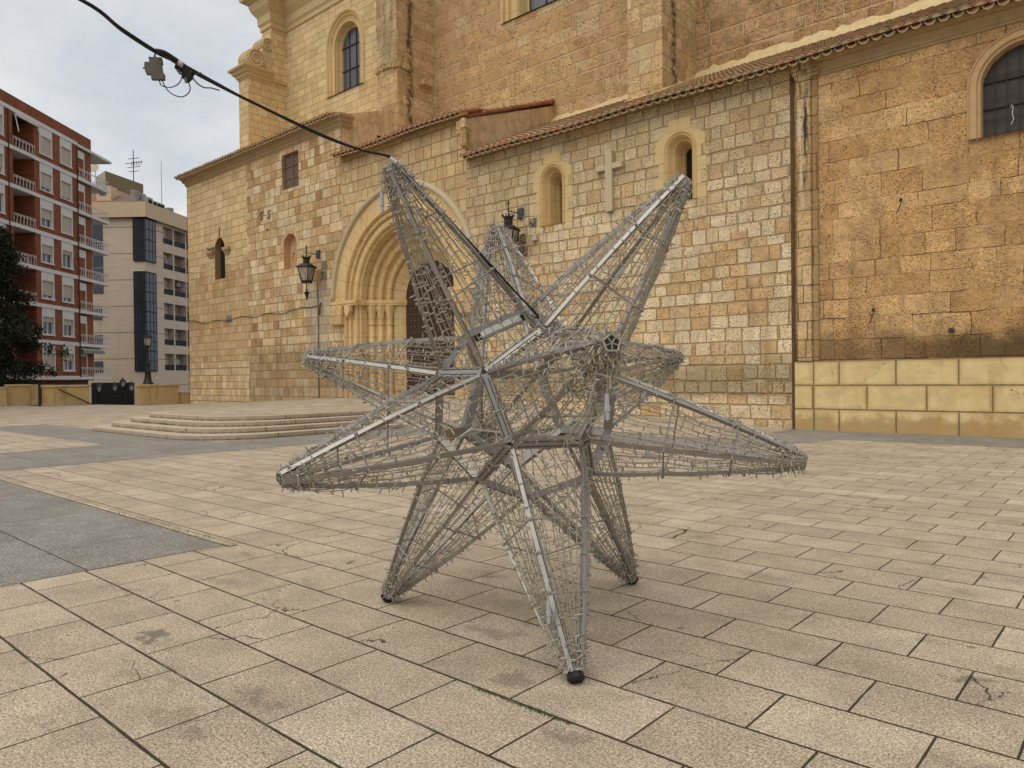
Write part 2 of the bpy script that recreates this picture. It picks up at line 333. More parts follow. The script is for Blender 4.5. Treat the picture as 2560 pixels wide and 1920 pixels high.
def mPlinth(t):
    p = t.pos(); s = t.sep(p); zz_ = t.m('SUBTRACT', s[2], -.07)
    zr = t.m('DIVIDE', zz_, .662); row = t.m('FLOOR', zr); fv = t.m('SUBTRACT', zr, row)
    ur = t.m('ADD', t.m('DIVIDE', t.m('ADD', s[0], 6.63), 1.42), t.m('MULTIPLY', t.m('MODULO', row, 2), .5)); fu = t.m('FRACT', t.m('ADD', ur, 20))
    d = t.m('MINIMUM', t.m('MULTIPLY', t.m('MINIMUM', fu, t.m('SUBTRACT', 1, fu)), 1.42), t.m('MULTIPLY', t.m('MINIMUM', fv, t.m('SUBTRACT', 1, fv)), .662))
    d = t.m('MINIMUM', d, t.m('ABSOLUTE', t.m('ADD', s[0], 7.31)))
    d = t.m('ADD', d, t.m('MULTIPLY', t.m('SUBTRACT', t.noise(p, 5, 5, .65), .5), .03))
    n = t.noise(p, 2.2, 6, .62); c = t.mix(t.step(n, .25, .75), (.58, .42, .185), (.71, .565, .29))
    halo = t.m('SUBTRACT', 1, t.step(d, .0, .11)); c = t.mix(t.m('MULTIPLY', halo, .45), c, (.38, .25, .10))
    c = t.mix(t.m('MULTIPLY', zband(t, -1, .40, .16, .42, 2.2), .7), c, (.36, .215, .085)); gg = t.noise(t.vm('MULTIPLY', p, (1.3, 1, 2.4)), 1.1, 6, .68); c = t.mix(t.m('MULTIPLY', t.step(gg, .5, .66), .38), c, (.40, .34, .20)); c = streaks(t, c, .4, .54, .74, (.30, .185, .08), 3.0, .5)
    cr = t.vor(t.vm('ADD', p, t.vm('MULTIPLY', t.xyz(t.noise(p, 3, 4), 0, t.noise(t.vm('ADD', p, (7, 0, 0)), 3, 4)), (.35, 0, .35))), .8, 'DISTANCE_TO_EDGE')
    crk = t.m('MULTIPLY', t.m('LESS_THAN', cr, .0035), t.step(t.noise(p, .8, 2), .53, .56)); c = t.mix(t.m('MULTIPLY', crk, .8), c, (.12, .075, .035))
    j = t.m('SUBTRACT', 1, t.step(d, .008, .022)); c = t.mix(t.m('MULTIPLY', j, .85), c, (.22, .135, .06))
    return c, t.m('MULTIPLY_ADD', j, -1, t.m('MULTIPLY', n, .3))
m_plinth = st('plinth_rendered_blocks', mPlinth, dist=.02)
def mPil(t):
    c, h = stone_nodes(t, .9, .52, [(0, (.47, .31, .15)), (.5, (.53, .37, .19)), (1, (.58, .44, .25))], (.24, .15, .07), .010, .5, .7, .2, .1, 11, .4, .3)
    p = t.pos(); s = t.sep(p); n = t.noise(t.vm('MULTIPLY', p, (4, 4, .55)), 1, 7, .7)
    mid = t.m('SUBTRACT', 1, t.step(t.m('ABSOLUTE', t.m('ADD', s[0], 7.55)), .08, .22))
    zf = t.m('MULTIPLY', t.step(s[2], 6.0, 7.0), mid)
    c = t.mix(t.m('MULTIPLY', zf, t.step(n, .53, .59)), c, (.62, .53, .39))
    c = t.mix(t.m('MULTIPLY', zf, t.m('SUBTRACT', 1, t.step(n, .40, .5))), c, (.055, .05, .045))
    edge = t.step(t.m('ABSOLUTE', t.m('ADD', s[0], 7.55)), .2, .27); c = t.mix(t.m('MULTIPLY', edge, .6), c, (.27, .155, .065))
    return c, h
m_pil = st('pilaster_stone', mPil)
def mPlaster(t):
    p = t.pos(); n = t.noise(p, 2.5, 7, .65); c = t.mix(t.step(n, .3, .7), (.43, .29, .155), (.66, .475, .28))
    return streaks(t, c, .4, .5, .7, (.22, .14, .08), 1.5, .3), n
m_plaster = st('pink_plaster', mPlaster, dist=.02)
m_mortar = plain('pale_mortar', (.60, .46, .24), .9, var=.35, scale=7, bump=.02)
m_stonegrey = plain('cross_stone', (.50, .42, .27), .9, var=.15, scale=9, bump=.004)
def tint_mat(name, stops, rough=.85, moss=.0):
    m, t = mat(name); a = t.new('ShaderNodeAttribute', attribute_name='tint').outputs['Fac']; p = t.pos()
    c = t.ramp(a, stops); n = t.noise(p, 12, 5, .7); f = t.m('MULTIPLY_ADD', n, .8, .6); c = t.mix(1, c, t.xyz(f, f, f), 'MULTIPLY')
    if moss: c = t.mix(t.m('MULTIPLY', t.step(t.m('ADD', t.noise(p, 3.5, 6, .7), t.m('MULTIPLY', t.step(t.sep(p)[0], -16, -6), .06)), .48, .66), moss), c, (.17, .135, .075))
    t.out(c, rough, n, .01, spec=.15); return m
m_tile = tint_mat('roof_tile_lichen', [(0, (.20, .145, .09)), (.3, (.32, .22, .13)), (.6, (.40, .24, .13)), (.85, (.47, .21, .10)), (1, (.52, .18, .08))], moss=.42)
m_tile_red = tint_mat('roof_tile_red', [(0, (.24, .11, .06)), (.4, (.36, .155, .08)), (1, (.46, .18, .085))], moss=.5)
m_black = plain('black_paint', (.018, .018, .017), .45, var=.3)
m_iron = plain('rusty_iron', (.05, .036, .026), .75, var=.4, scale=20)
m_dark = plain('dark_interior', (.012, .011, .010), .9)
m_glass, t = mat('window_glass'); t.out((.035, .045, .06), .08, spec=.6)
m_leaded, t = mat('leaded_glass'); p_ = t.pos(); s_ = t.sep(p_)
lz = t.m('LESS_THAN', t.m('FRACT', t.m('DIVIDE', s_[0], .31)), .07); nn_ = t.noise(t.vm('MULTIPLY', p_, (1, 1, .4)), 2.5, 4)
t.out(t.mix(lz, t.mix(nn_, (.035, .045, .055), (.11, .125, .14)), (.03, .03, .03)), .22, spec=.5)
m_mesh, t = mat('wire_mesh_glass'); p_ = t.pos(); s_ = t.sep(p_); nn_ = t.noise(p_, 2.2, 4)
t.out(t.mix(nn_, (.028, .024, .019), (.075, .065, .052)), .5)
def mDoor():
    m, t = mat('door_brown_iron'); p = t.pos(); n = t.noise(t.vm('MULTIPLY', p, (6, 6, 1)), 1.5, 5); s = t.sep(p)
    r = t.m('LESS_THAN', t.m('FRACT', t.m('DIVIDE', s[2], .285)), .03)
    c = t.mix(n, (.036, .018, .010), (.065, .033, .019)); c = t.mix(t.m('MULTIPLY', r, .7), c, (.02, .01, .006)); t.out(c, .5, n, .004); return m
m_door = mDoor()
m_stud = plain('iron_stud', (.22, .17, .14), .42, metal=.6)
m_wood = plain('weathered_shutter_wood', (.155, .10, .07), .8, var=.4, scale=14, bump=.004)
m_lampglass, t = mat('frosted_lamp_glass'); t.out(t.mix(t.noise(t.pos(), 3, 3), (.30, .25, .20), (.48, .42, .34)), .35)

# paving: running-bond slabs .657 x .457 whose joints run along X
def paving(name, bw, bh, u0, v0, cols, jcol, jw, seed, big=1.0, swap=False, moss=.6, grain=90, crack=1.0, bump=.006, locs=()):
    m, t = mat(name); p = t.pos(); s = t.sep(p); a, b = (s[1], s[0]) if swap else (s[0], s[1])
    wob = t.m('MULTIPLY', t.m('SUBTRACT', t.noise(p, 3, 2), .5), .008)
    vr = t.m('DIVIDE', t.m('SUBTRACT', t.m('ADD', b, wob), v0), bh); row = t.m('FLOOR', vr); fv = t.m('SUBTRACT', vr, row)
    rr = t.m('MULTIPLY', t.m('SUBTRACT', t.white(t.xyz(row, seed, 0)), .5), .10)
    ur = t.m('ADD', t.m('DIVIDE', t.m('SUBTRACT', t.m('ADD', a, wob), u0), bw), t.m('ADD', rr, t.m('MULTIPLY', t.m('MODULO', t.m('ADD', row, 400), 2), .5)))
    cl_ = t.m('FLOOR', ur); fu = t.m('SUBTRACT', ur, cl_)
    du = t.m('MULTIPLY', t.m('MINIMUM', fu, t.m('SUBTRACT', 1, fu)), bw); dv = t.m('MULTIPLY', t.m('MINIMUM', fv, t.m('SUBTRACT', 1, fv)), bh)
    jn = t.noise(p, 9, 4); e = t.m('MULTIPLY', t.m('SUBTRACT', jn, .5), .006)
    jv = t.m('SUBTRACT', 1, t.step(t.m('ADD', dv, e), jw * .35, jw * .8)); 
    ju = t.m('SUBTRACT', 1, t.step(t.m('ADD', du, e), jw * .2, jw * .62)); j = t.m('MAXIMUM', jv, ju)
    bid = t.white(t.xyz(cl_, row, seed)); b2 = t.white(t.xyz(cl_, row, seed + 5.5))
    c = t.ramp(bid, cols)
    mo = t.noise(p, 1.1, 6, .6); mo2 = t.noise(t.vm('ADD', p, t.vm('MULTIPLY', t.xyz(b2, bid, 0), (30, 30, 0))), 3.2, 6, .66); gr = t.noise(p, grain, 3, .75); gr2 = t.noise(p, grain * .35, 3, .7)
    f = t.m('MULTIPLY', t.m('MULTIPLY_ADD', t.step(mo, .25, .75), .26, .87), t.m('MULTIPLY_ADD', t.step(mo2, .25, .75), .30, .85))
    f = t.m('MULTIPLY', f, t.m('MULTIPLY_ADD', t.step(gr, .36, .64), 1.0, .52)); f = t.m('MULTIPLY', f, t.m('MULTIPLY_ADD', t.m('SUBTRACT', gr2, .5), .9, 1))
    c = t.mix(1, c, t.xyz(f, f, f), 'MULTIPLY')
    pit = t.m('MULTIPLY', t.step(t.noise(t.vm('MULTIPLY', p, (.75, 1.4, 1)), 42, 3, .7), .60, .66), t.step(t.m('ADD', mo2, t.m('MULTIPLY', b2, .22)), .56, .76))
    c = t.mix(t.m('MULTIPLY', pit, .75 * crack), c, (.07, .05, .035))
    st_ = t.m('MULTIPLY', t.step(t.noise(t.vm('MULTIPLY', p, (.8, 1.5, 1)), 1.35, 7, .72),   .555, .72), .62 * crack)
    c = t.mix(st_, c, (.155, .125, .095))
    if locs:                                             # old spills and worn patches that lie on particular slabs
        nn_ = t.noise(t.vm('MULTIPLY', p, (1, 1.2, 1)), 6.5, 7, .72)
        for lx, ly, lrx, lry, amt in locs:
            q_ = t.m('ADD', t.m('POWER', t.m('DIVIDE', t.m('SUBTRACT', s[0], lx), lrx), 2), t.m('POWER', t.m('DIVIDE', t.m('SUBTRACT', s[1], ly), lry), 2))
            k_ = t.step(t.m('SUBTRACT', nn_, t.m('MULTIPLY', q_, .17)), .40, .52); c = t.mix(t.m('MULTIPLY', k_, amt), c, (.115, .092, .068))
    spot = t.m('MULTIPLY', t.m('LESS_THAN', t.m('ADD', t.vor(p, 1.9), t.m('MULTIPLY', t.noise(p, 14, 3), .05)), .072), crack); c = t.mix(t.m('MULTIPLY', spot, .55), c, (.10, .085, .07))
    wv = t.vm('ADD', p, t.vm('MULTIPLY', t.xyz(t.noise(p, 2.5, 5, .6), t.noise(t.vm('ADD', p, (9, 3, 0)), 2.5, 5, .6), 0), (.55, .55, 0)))
    ce = t.vor(wv, .95, 'DISTANCE_TO_EDGE')
    ck = t.m('MULTIPLY', t.m('LESS_THAN', ce, .0042), t.m('MULTIPLY', t.m('GREATER_THAN', b2, .6), t.step(t.noise(p, 1.9, 2), .47, .53)))
    ck = t.m('MULTIPLY', ck, crack); c = t.mix(t.m('MULTIPLY', ck, .9), c, (.045, .032, .022))
    jc = t.mix(t.m('MULTIPLY', t.step(t.noise(p, 1.7, 5), .52, .66), moss), jcol, (.055, .06, .022))
    open_ = t.step(t.noise(p, 2.4, 4), .30, .46)
    c = t.mix(t.m('MULTIPLY', j, t.m('MULTIPLY_ADD', open_, .4, .6)), c, jc)
    h = t.m('ADD', t.m('MULTIPLY', gr, .30), t.m('MULTIPLY', gr2, .28))
    h = t.m('MULTIPLY_ADD', j, -1.4, h); h = t.m('MULTIPLY_ADD', t.m('MAXIMUM', ck, t.m('MULTIPLY', pit, .5)), -.8, h); h = t.m('MULTIPLY_ADD', b2, .25, h)
    t.out(c, t.m('MULTIPLY_ADD', mo2, .2, .72), h, bump, spec=.22); return m
LOCS = [(-4.67, 1.9, .26, .12, .75), (-5.76, 2.21, .2, .1, .5), (-5.5, 2.8, .3, .14, .35), (-3.95, 9.25, .55, .14, .65), (-3.0, 9.85, .5, .14, .5), (-2.5, 9.3, .6, .15, .5), (-2.53, 2.84, .22, .14, .45), (-3.38, 1.87, .25, .11, .45), (-1.96, 2.59, .2, .12, .4), (-.75, 4.36, .14, .12, .65), (-3.09, 3.31, .3, .18, .4), (-3.41, 1.5, .3, .14, .4)]
BEI = [(0, (.34, .279, .206)), (.35, (.368, .304, .225)), (.7, (.384, .318, .236)), (1, (.42, .352, .266))]
GRA = [(0, (.20, .189, .164)), (.5, (.213, .202, .176)), (1, (.228, .216, .19))]
m_beige = paving('beige_slab_paving', .657, .4567, -2.07, 1.29, BEI, (.045, .032, .019), .0118, 1, locs=LOCS)
m_granite = paving('grey_granite_slabs', 1.95, 1.22, -6.7, 3.44, GRA, (.05, .05, .045), .010, 2, moss=.2, grain=75, crack=.45, bump=.006)
m_border = paving('pale_border_slab', 1.1, .09, -6.7, 3.40, [(0, (.33, .275, .20)), (1, (.39, .33, .245))], (.06, .05, .03), .012, 3, grain=100, crack=.3)
def mStep():
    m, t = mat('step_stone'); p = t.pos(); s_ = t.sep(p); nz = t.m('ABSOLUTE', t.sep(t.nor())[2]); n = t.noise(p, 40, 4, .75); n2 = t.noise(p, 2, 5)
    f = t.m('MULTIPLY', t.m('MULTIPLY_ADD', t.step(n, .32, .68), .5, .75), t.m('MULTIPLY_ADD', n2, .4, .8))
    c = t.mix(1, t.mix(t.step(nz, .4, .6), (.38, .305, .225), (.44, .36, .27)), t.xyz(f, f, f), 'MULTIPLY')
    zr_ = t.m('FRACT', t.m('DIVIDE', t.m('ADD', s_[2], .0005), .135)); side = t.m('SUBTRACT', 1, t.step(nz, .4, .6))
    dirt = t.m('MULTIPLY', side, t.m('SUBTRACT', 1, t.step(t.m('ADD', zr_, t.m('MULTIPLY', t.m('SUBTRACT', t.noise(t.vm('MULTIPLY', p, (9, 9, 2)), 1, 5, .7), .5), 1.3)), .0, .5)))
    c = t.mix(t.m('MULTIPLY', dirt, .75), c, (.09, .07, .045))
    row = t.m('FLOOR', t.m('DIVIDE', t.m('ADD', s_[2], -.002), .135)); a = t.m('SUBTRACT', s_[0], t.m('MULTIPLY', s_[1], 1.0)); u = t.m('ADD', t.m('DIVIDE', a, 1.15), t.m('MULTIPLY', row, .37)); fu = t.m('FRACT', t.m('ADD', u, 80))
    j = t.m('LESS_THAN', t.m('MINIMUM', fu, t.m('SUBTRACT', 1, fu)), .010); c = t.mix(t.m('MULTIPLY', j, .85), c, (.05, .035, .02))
    t.out(c, .85, t.m('MULTIPLY_ADD', j, -1, t.m('MULTIPLY', n, .4)), .01, spec=.2); return m
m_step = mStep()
m_street = plain('street_asphalt', (.06, .06, .058), .9, var=.3, scale=3)
m_kerb = plain('terrace_side', (.35, .27, .17), .9)

# ------------------------------------------------------------------ ground
mb = MB(); mb.add([(-2500, -2500, -3.3), (2500, -2500, -3.3), (2500, 2500, -3.3), (-2500, 2500, -3.3)], [(0, 1, 2, 3)])
struct(mb.build('ground', m_street))
mb = MB(); n = 24
pl = [(-59.5, -40), (40, -40), (40, 60), (-45.4, 60), (-45.4, 25), (-50.2, 25), (-50.2, 20), (-55, 19), (-55, 15.6), (-59.5, 15.6)]
mb.prism(pl, lambda a, b: (a, b, -3.25), lambda a, b: (a, b, 0.0)); struct(mb.build('plaza_paving', m_beige))
def sheet(name, poly, m, z=.004):
    mb = MB(); mb.add([(x, y, z) for x, y in poly], [tuple(range(len(poly)))]); return struct(mb.build(name, m))
sheet('granite_paving', [(-59, -39), (-6.7, -39), (-6.7, 3.40), (-15.5, 3.40), (-15.5, 13.9), (-7.0, 13.9), (-5.8, 18.3), (39, 18.3), (39, 21.02), (-7.9, 21.02), (-7.9, 17.2), (-12, 16.1), (-17.4, 15.2),
      (-18.1, 15.2), (-18.0, 9), (-31.4, 9), (-31.0, 7.3), (-59, 5.5)], m_granite)
sheet('paving_border', [(-15.5, 3.40), (-6.6, 3.40), (-6.6, 3.49), (-15.5, 3.49)], m_border, .008)
sheet('paving_inset', [(-40, 4.6), (-19.2, 4.6), (-19.7, 6.92), (-40, 6.85)], m_beige, .008)
# church platform: ramps of paving either side, four curved steps in front
def rrect(ins, yend=15.1):
    """step outline, from the right-hand end round two curved corners to the left"""
    x1, x0, y0 = -18.0 - ins, -26.9 + ins * .8, 8.65 + ins * 1.0; rr, rl = 2.0, 1.7; p = [(x1, yend)]
    for i in range(11): a = R(-90 * i / 10); p.append((x1 - rr + rr * math.cos(a), y0 + rr + rr * math.sin(a)))
    for i in range(11): a = R(-90 - 90 * i / 10); p.append((x0 + rl + rl * math.cos(a), y0 + rl + rl * math.sin(a)))
    return p + [(x0, 13.0)]
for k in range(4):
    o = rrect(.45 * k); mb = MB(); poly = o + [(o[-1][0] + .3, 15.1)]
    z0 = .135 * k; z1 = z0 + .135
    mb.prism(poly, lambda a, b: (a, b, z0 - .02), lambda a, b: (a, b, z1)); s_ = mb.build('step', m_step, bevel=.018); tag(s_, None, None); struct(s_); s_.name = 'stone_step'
mb = MB(); top = rrect(.45 * 3 + .42); n = len(top)
Zw = [(-45.4, .10), (-38, .37), (-35, .48), (-30, .66), (-27, .72), (-22.2, .77), (-17.6, .57), (-13.3, .28), (-7.9, .01)]
def zwall(x):
    for (a, za), (b, zb) in zip(Zw, Zw[1:]):
        if a <= x <= b: return za + (zb - za) * (x - a) / (b - a)
    return 0
inner = [(-19.75, 15.1), (-25.0, 15.1)]
ftop = [(x, y, .545) for x, y in top]
mb.add(ftop + [(-25.0, 15.1, .56)], [tuple(range(len(ftop) + 1))])
xs = [-45.4 + (37.5 * i / 40) for i in range(41)]
wl = [(x, 21.04, zwall(x)) for x in xs]
def edge(x):
    if x >= -17.4: u_ = (x + 17.4) / 9.5; return (x, 15.15 + 1.9 * max(0, u_), 0.002)
    if x > -19.75: u_ = (x + 19.75) / 2.35; return (x, 15.1, .545 * (1 - u_))
    if x >= -25.0: return (x, 15.1, .553)
    u_ = (-25.0 - x) / 20.4; return (x, 15.1 + 3 * u_, .55 * max(0, 1 - u_ * 1.6) + .003)
xs2 = sorted(set([round(x, 3) for x in xs] + [-19.75, -17.4, -25.0]))
A = [edge(x) for x in xs2]; B = [(x, 21.04, zwall(x)) for x in xs2]
mb.strip(A, B); mb.strip(A, [(x, y - .002, -.02) for x, y, z in A])
mb.add([(-25.0, 15.1, .553), (-26.0, 13, .48), (-26.9, 11, .002), (-36, 14, .002), edge(-36), edge(-30)], [(0, 1, 2, 3, 4, 5)])
struct(mb.build('church_platform', m_beige))
# grass and moss in a joint near the front foot
mb = MB()
for i in range(420):
    u_ = rnd.random(); x = -2.62 + .62 * u_ + rnd.gauss(0, .012); y = 2.642 + rnd.gauss(0, .006); h = rnd.uniform(.006, .02) * (1.4 if u_ > .6 else .8); a = rnd.uniform(0, 6.3); l = rnd.uniform(0, .015)
    mb.add([(x - .002 * math.cos(a), y - .002 * math.sin(a), 0), (x + .002 * math.cos(a), y + .002 * math.sin(a), 0), (x + l * math.sin(a), y + l * math.cos(a), h)], [(0, 1, 2)])
for i in range(200):
    x = -9.6 + rnd.random() * 2.6; y = 3.43 + rnd.gauss(0, .03); h = rnd.uniform(.01, .03); a = rnd.uniform(0, 6.3)
    mb.add([(x - .005 * math.cos(a), y - .005 * math.sin(a), 0), (x + .005 * math.cos(a), y + .005 * math.sin(a), 0), (x + .01 * math.sin(a), y + .01 * math.cos(a), h)], [(0, 1, 2)])
for i in range(150):
    x = rnd.choice((-23.6, -21.9, -22.3)) + rnd.gauss(0, .18); y = 9.52; h = rnd.uniform(.02, .07); a = rnd.uniform(0, 6.3)
    mb.add([(x - .008, y, .27), (x + .008, y, .27), (x + .02 * math.sin(a), y - .02, .27 + h)], [(0, 1, 2)])
m_grass = plain('joint_grass', (.075, .10, .03), .8)
tag(mb.build('joint_grass', m_grass, fix=False), 'small tufts of grass and moss growing in the joints of the paving slabs', 'grass', kind='stuff')

# ------------------------------------------------------------------ church
church = thing('church', 'big old tan stone church with arched portal, tiled eaves and tall buttresses', 'church', (-25, 21, 0))
FY, UY = 21.0, 26.7                                     # front wall plane, upper nave wall plane
def wall(name, outer, holes, Y, m, par=church, f=None):
    mb = MB(); V, F = fill2d(outer, holes, f or plane_y(Y)); mb.add(V, F); return mb.build(name, m, par)
PX, PZ = -25.14, 5.25                                   # portal arch centre
def close(p): return p
winA = arch(-41.26, .61, 7.5, 9.25, 12, .1)
nicheA = arch(-33.78, .62, 7.3, 8.5, 12)
shut = [(-34.47, 11.45), (-34.47, 13.28), (-32.93, 13.28), (-32.93, 11.45)]
wall('wall', [(-45.35, -.2), (-38.1, -.2), (-38.1, 13.7), (-45.35, 13.7)], [winA], FY, m_wallA)
wall('wall', [(-38.1, -.2), (-29.25, -.2), (-29.25, 13.7), (-38.1, 13.7)], [nicheA, shut], FY, m_wallA2)
portal_hole = arch(PX, 4.0, -.2, PZ, 40)
wall('wall', [(-29.25, -.2), (-29.14, -.2)] + portal_hole[1:-1] + [(-21.14, -.2), (-20.9, -.2), (-20.9, 12.05), (-29.25, 12.05)], [], FY, m_wallB)
w1 = arch(-16.54, .565, 7.08, 8.72, 14); w2 = arch(-11.41, .565, 7.08, 8.72, 14)
wall('wall', [(-20.9, -.2), (-7.92, -.2), (-7.92, 10.35), (-20.9, 10.35)], [w1, w2], FY, m_wallC)
wD = arch(-2.42, .98, 7.25, 8.5, 18)
wall('wall', [(-7.92, 1.9), (6, 1.9), (6, 10.35), (-7.92, 10.35)], [wD], FY + .06, m_wallD)
mb = MB(); mb.box(-45.35, -45.3, FY, 40, -.2, 13.7); mb.build('wall', m_wallA, church)      # left end of the low block
mb = MB(); mb.box(-7.84, 6, FY - .02, FY + .3, -.05, 1.93); mb.build('plinth', m_plinth, church, bevel=.02)
# corner pilaster with a shallow half-round shaft
mb = MB(); mb.box(-7.74, -7.34, FY - .07, FY + .2, 1.93, 10.1); mb.box(-7.34, -7.16, FY - .0, FY + .2, 1.93, 10.1); pil = mb.build('pilaster', m_pil, church, bevel=.05)
mb = MB()
for a, b, c, d in ((.0, .0, 9.85, 9.95), (.05, .04, 9.95, 10.06), (.11, .1, 10.06, 10.28)): mb.box(-7.78 - a, -7.1 + a, FY - .08 - b, FY + .2, c, d)
mb.build('capital', m_pil, pil, bevel=.02)
mb = MB(); mb.box(-7.92, -7.83, FY - .01, FY + .02, 0, 10.0); mb.build('drain_gap', plain('painted_gap_dark', (.095, .06, .03), .95, var=.9, scale=3), church)  # darkness of the gap painted as a flat brown strip, nothing recessed
# upper walls
wU = arch(-36.55, 2.05, 18.88, 21.9, 24)
wall('wall', [(-43.2, 9), (-30.4, 9), (-30.4, 25.2), (-43.2, 25.2)], [arch(-36.72, 1.9, 18.86, 21.8, 24)], UY, m_new)
wall('wall', [(-28.8, 9), (-15.2, 9), (-15.2, 40), (-28.8, 40)], [[(-24.1, 18.72), (-24.1, 26), (-18.6, 26), (-18.6, 18.72)]], UY, m_nave)
wall('wall', [(-13.8, 9), (12, 9), (12, 40), (-13.8, 40)], [], UY, m_naveR)
def buttress(x0, x1, y0, z0, z1, m):
    mb = MB(); mb.box(x0, x1, y0, UY + .3, z0, z1); return mb.build('buttress', m, church, bevel=.03)
buttress(-30.45, -28.82, 24.1, 9, 40, m_butt)
buttress(-15.27, -13.77, 24.1, 9, 40, m_butt)
mb = MB(); prev = rnd.random
for i in range(26):                                     # broken weathering course on the first buttress
    x = -30.47 + 1.66 * (i % 13) / 13; z = 17.45 - .05 * (x + 29.6) + rnd.uniform(-.05, .08)
    if i < 13: mb.box(x, x + .13, 24.1 - rnd.uniform(.06, .15), 24.2, z - .16, z + .14)
    else:
        y = 24.05 + 1.1 * (i - 13) / 13; mb.box(-28.85, -28.82 + rnd.uniform(.05, .14), y, y + .09, z - .2 , z + .1)
mb.build('weathering_course', m_butt, church, bevel=.02)
mb = MB(); mb.box(-28.85, -28.5, 25.6, 26.3, 16.75, 17.05); mb.build('spout_stone', m_butt, church, bevel=.03)
def cornice(name, prof, path, m, par=church):           # prof [(out, z)], path [(x,y)] with the wall to the left of travel
    mb = MB(); n = len(path); nr = []
    for i in range(n):
        ds = []
        for a, b in ((i - 1, i), (i, i + 1)):
            if a >= 0 and b < n: d = Vector(path[b]) - Vector(path[a]); d.normalize(); ds.append(Vector((d.y, -d.x)))
        v = sum(ds, Vector((0, 0))); v.normalize(); v /= max(.3, v.dot(ds[0])); nr.append(v)
    L = [[(path[i][0] + nr[i].x * o, path[i][1] + nr[i].y * o, z) for i in range(n)] for o, z in prof]
    for a, b in zip(L, L[1:]): mb.strip(a, b)
    return mb.build(name, m, par)
CP = [(0, -.75), (.06, -.72), (.06, -.62), (.14, -.58), (.16, -.42), (.30, -.30), (.36, -.18), (.36, -.1), (.52, -.02), (.56, .1), (.56, .16), (0, .2)]
def cp(z, k=1): return [(o * k, z + dz * k) for o, dz in CP]
m_cornA = plain('cornice_stone', (.40, .28, .145), .9, var=.35, scale=5, bump=.02)
cornice('cornice', cp(14.0, .62), [(-45.35, 30), (-45.35, FY), (-29.22, FY), (-29.22, FY + .5)], m_cornA)
cornice('cornice', cp(10.2, .5), [(-7.12, FY + .04), (6, FY + .04)], m_cornA)
# buttress at the left end: lower stage, scroll, upper stage, cornice
mb = MB(); mb.box(-44.36, -43.21, 24.0, UY + .3, 9, 20.9); mb.build('buttress', m_new, church, bevel=.02)
mb = MB(); mb.box(-44.2, -43.08, 25.6, UY + .3, 20.9, 25.2); mb.build('buttress', m_new, church, bevel=.02)
m_corn = plain('cornice_yellow', (.56, .42, .225), .9, var=.25, scale=5, bump=.01)
cornice('cornice', [(o * .9, 21.25 + d * .75) for o, d in CP], [(-44.36, UY), (-44.36, 24.0), (-43.21, 24.0), (-43.21, 25.6)], m_corn)
mb = MB(); mb.box(-44.6, -43.0, 23.7, 25.7, 21.36, 21.44); mb.build('cap_slab', m_corn, church)
TOPC = [(0, 24.3), (.1, 24.35), (.1, 24.6), (.2, 24.75), (.22, 25.2), (.5, 25.6), (.6, 25.9), (.6, 26.0), (1.0, 26.25), (1.05, 26.5), (0, 26.7)]
cornice('cornice', TOPC, [(-44.2, 40), (-44.2, 25.6), (-43.08, 25.6), (-43.08, UY), (-30.45, UY)], m_corn)
wall('wall', [(25.6, 9), (40, 9), (40, 25.2), (25.6, 25.2)], [], 0, m_new, f=plane_x(-44.2))
def spiral(cx, cz, r0, turns, n=46, dirn=1, th=.12):
    out, inn = [], []
    for i in range(n + 1):
        a = dirn * 2 * math.pi * turns * i / n; r = r0 * (1 - .86 * i / n); out.append((cx + r * math.cos(a), cz + r * math.sin(a)))
    return out
mb = MB()
for (cy, cz, r0) in ((24.55, 22.0, .62), (25.35, 23.15, .42)):
    mb.tube([(-43.12, cy, cz), (-44.3, cy, cz)], r0, 20)
    mb.tube([(-43.10, y, z) for y, z in spiral(cy, cz, r0, 2.4)], [.07 * (1 - .5 * i / 46) for i in range(47)], 6)
    for k in range(3): x = -43.3 - .38 * k; mb.tube([(x - .05, cy, cz), (x + .05, cy, cz)], r0 + .035, 20)
mb.prism([(24.2, 21.4), (25.6, 21.4), (25.6, 23.3), (25.2, 23.2), (24.9, 22.5)], lambda a, b: (-44.2, a, b), lambda a, b: (-43.15, a, b))
for k in range(6):
    a0 = R(15 + 24 * k); mb.tube([(-43.12, 25.55 - .1 * math.cos(a0) * 0, 21.5), (-43.1, 25.3 - .35 * math.cos(a0), 21.6 + .5 * math.sin(a0)), (-43.1, 25.25 - .55 * math.cos(a0), 21.75 + .75 * math.sin(a0))], [.05, .06, .03], 6)
mb.build('scroll_volute', m_corn, church, smooth=False)
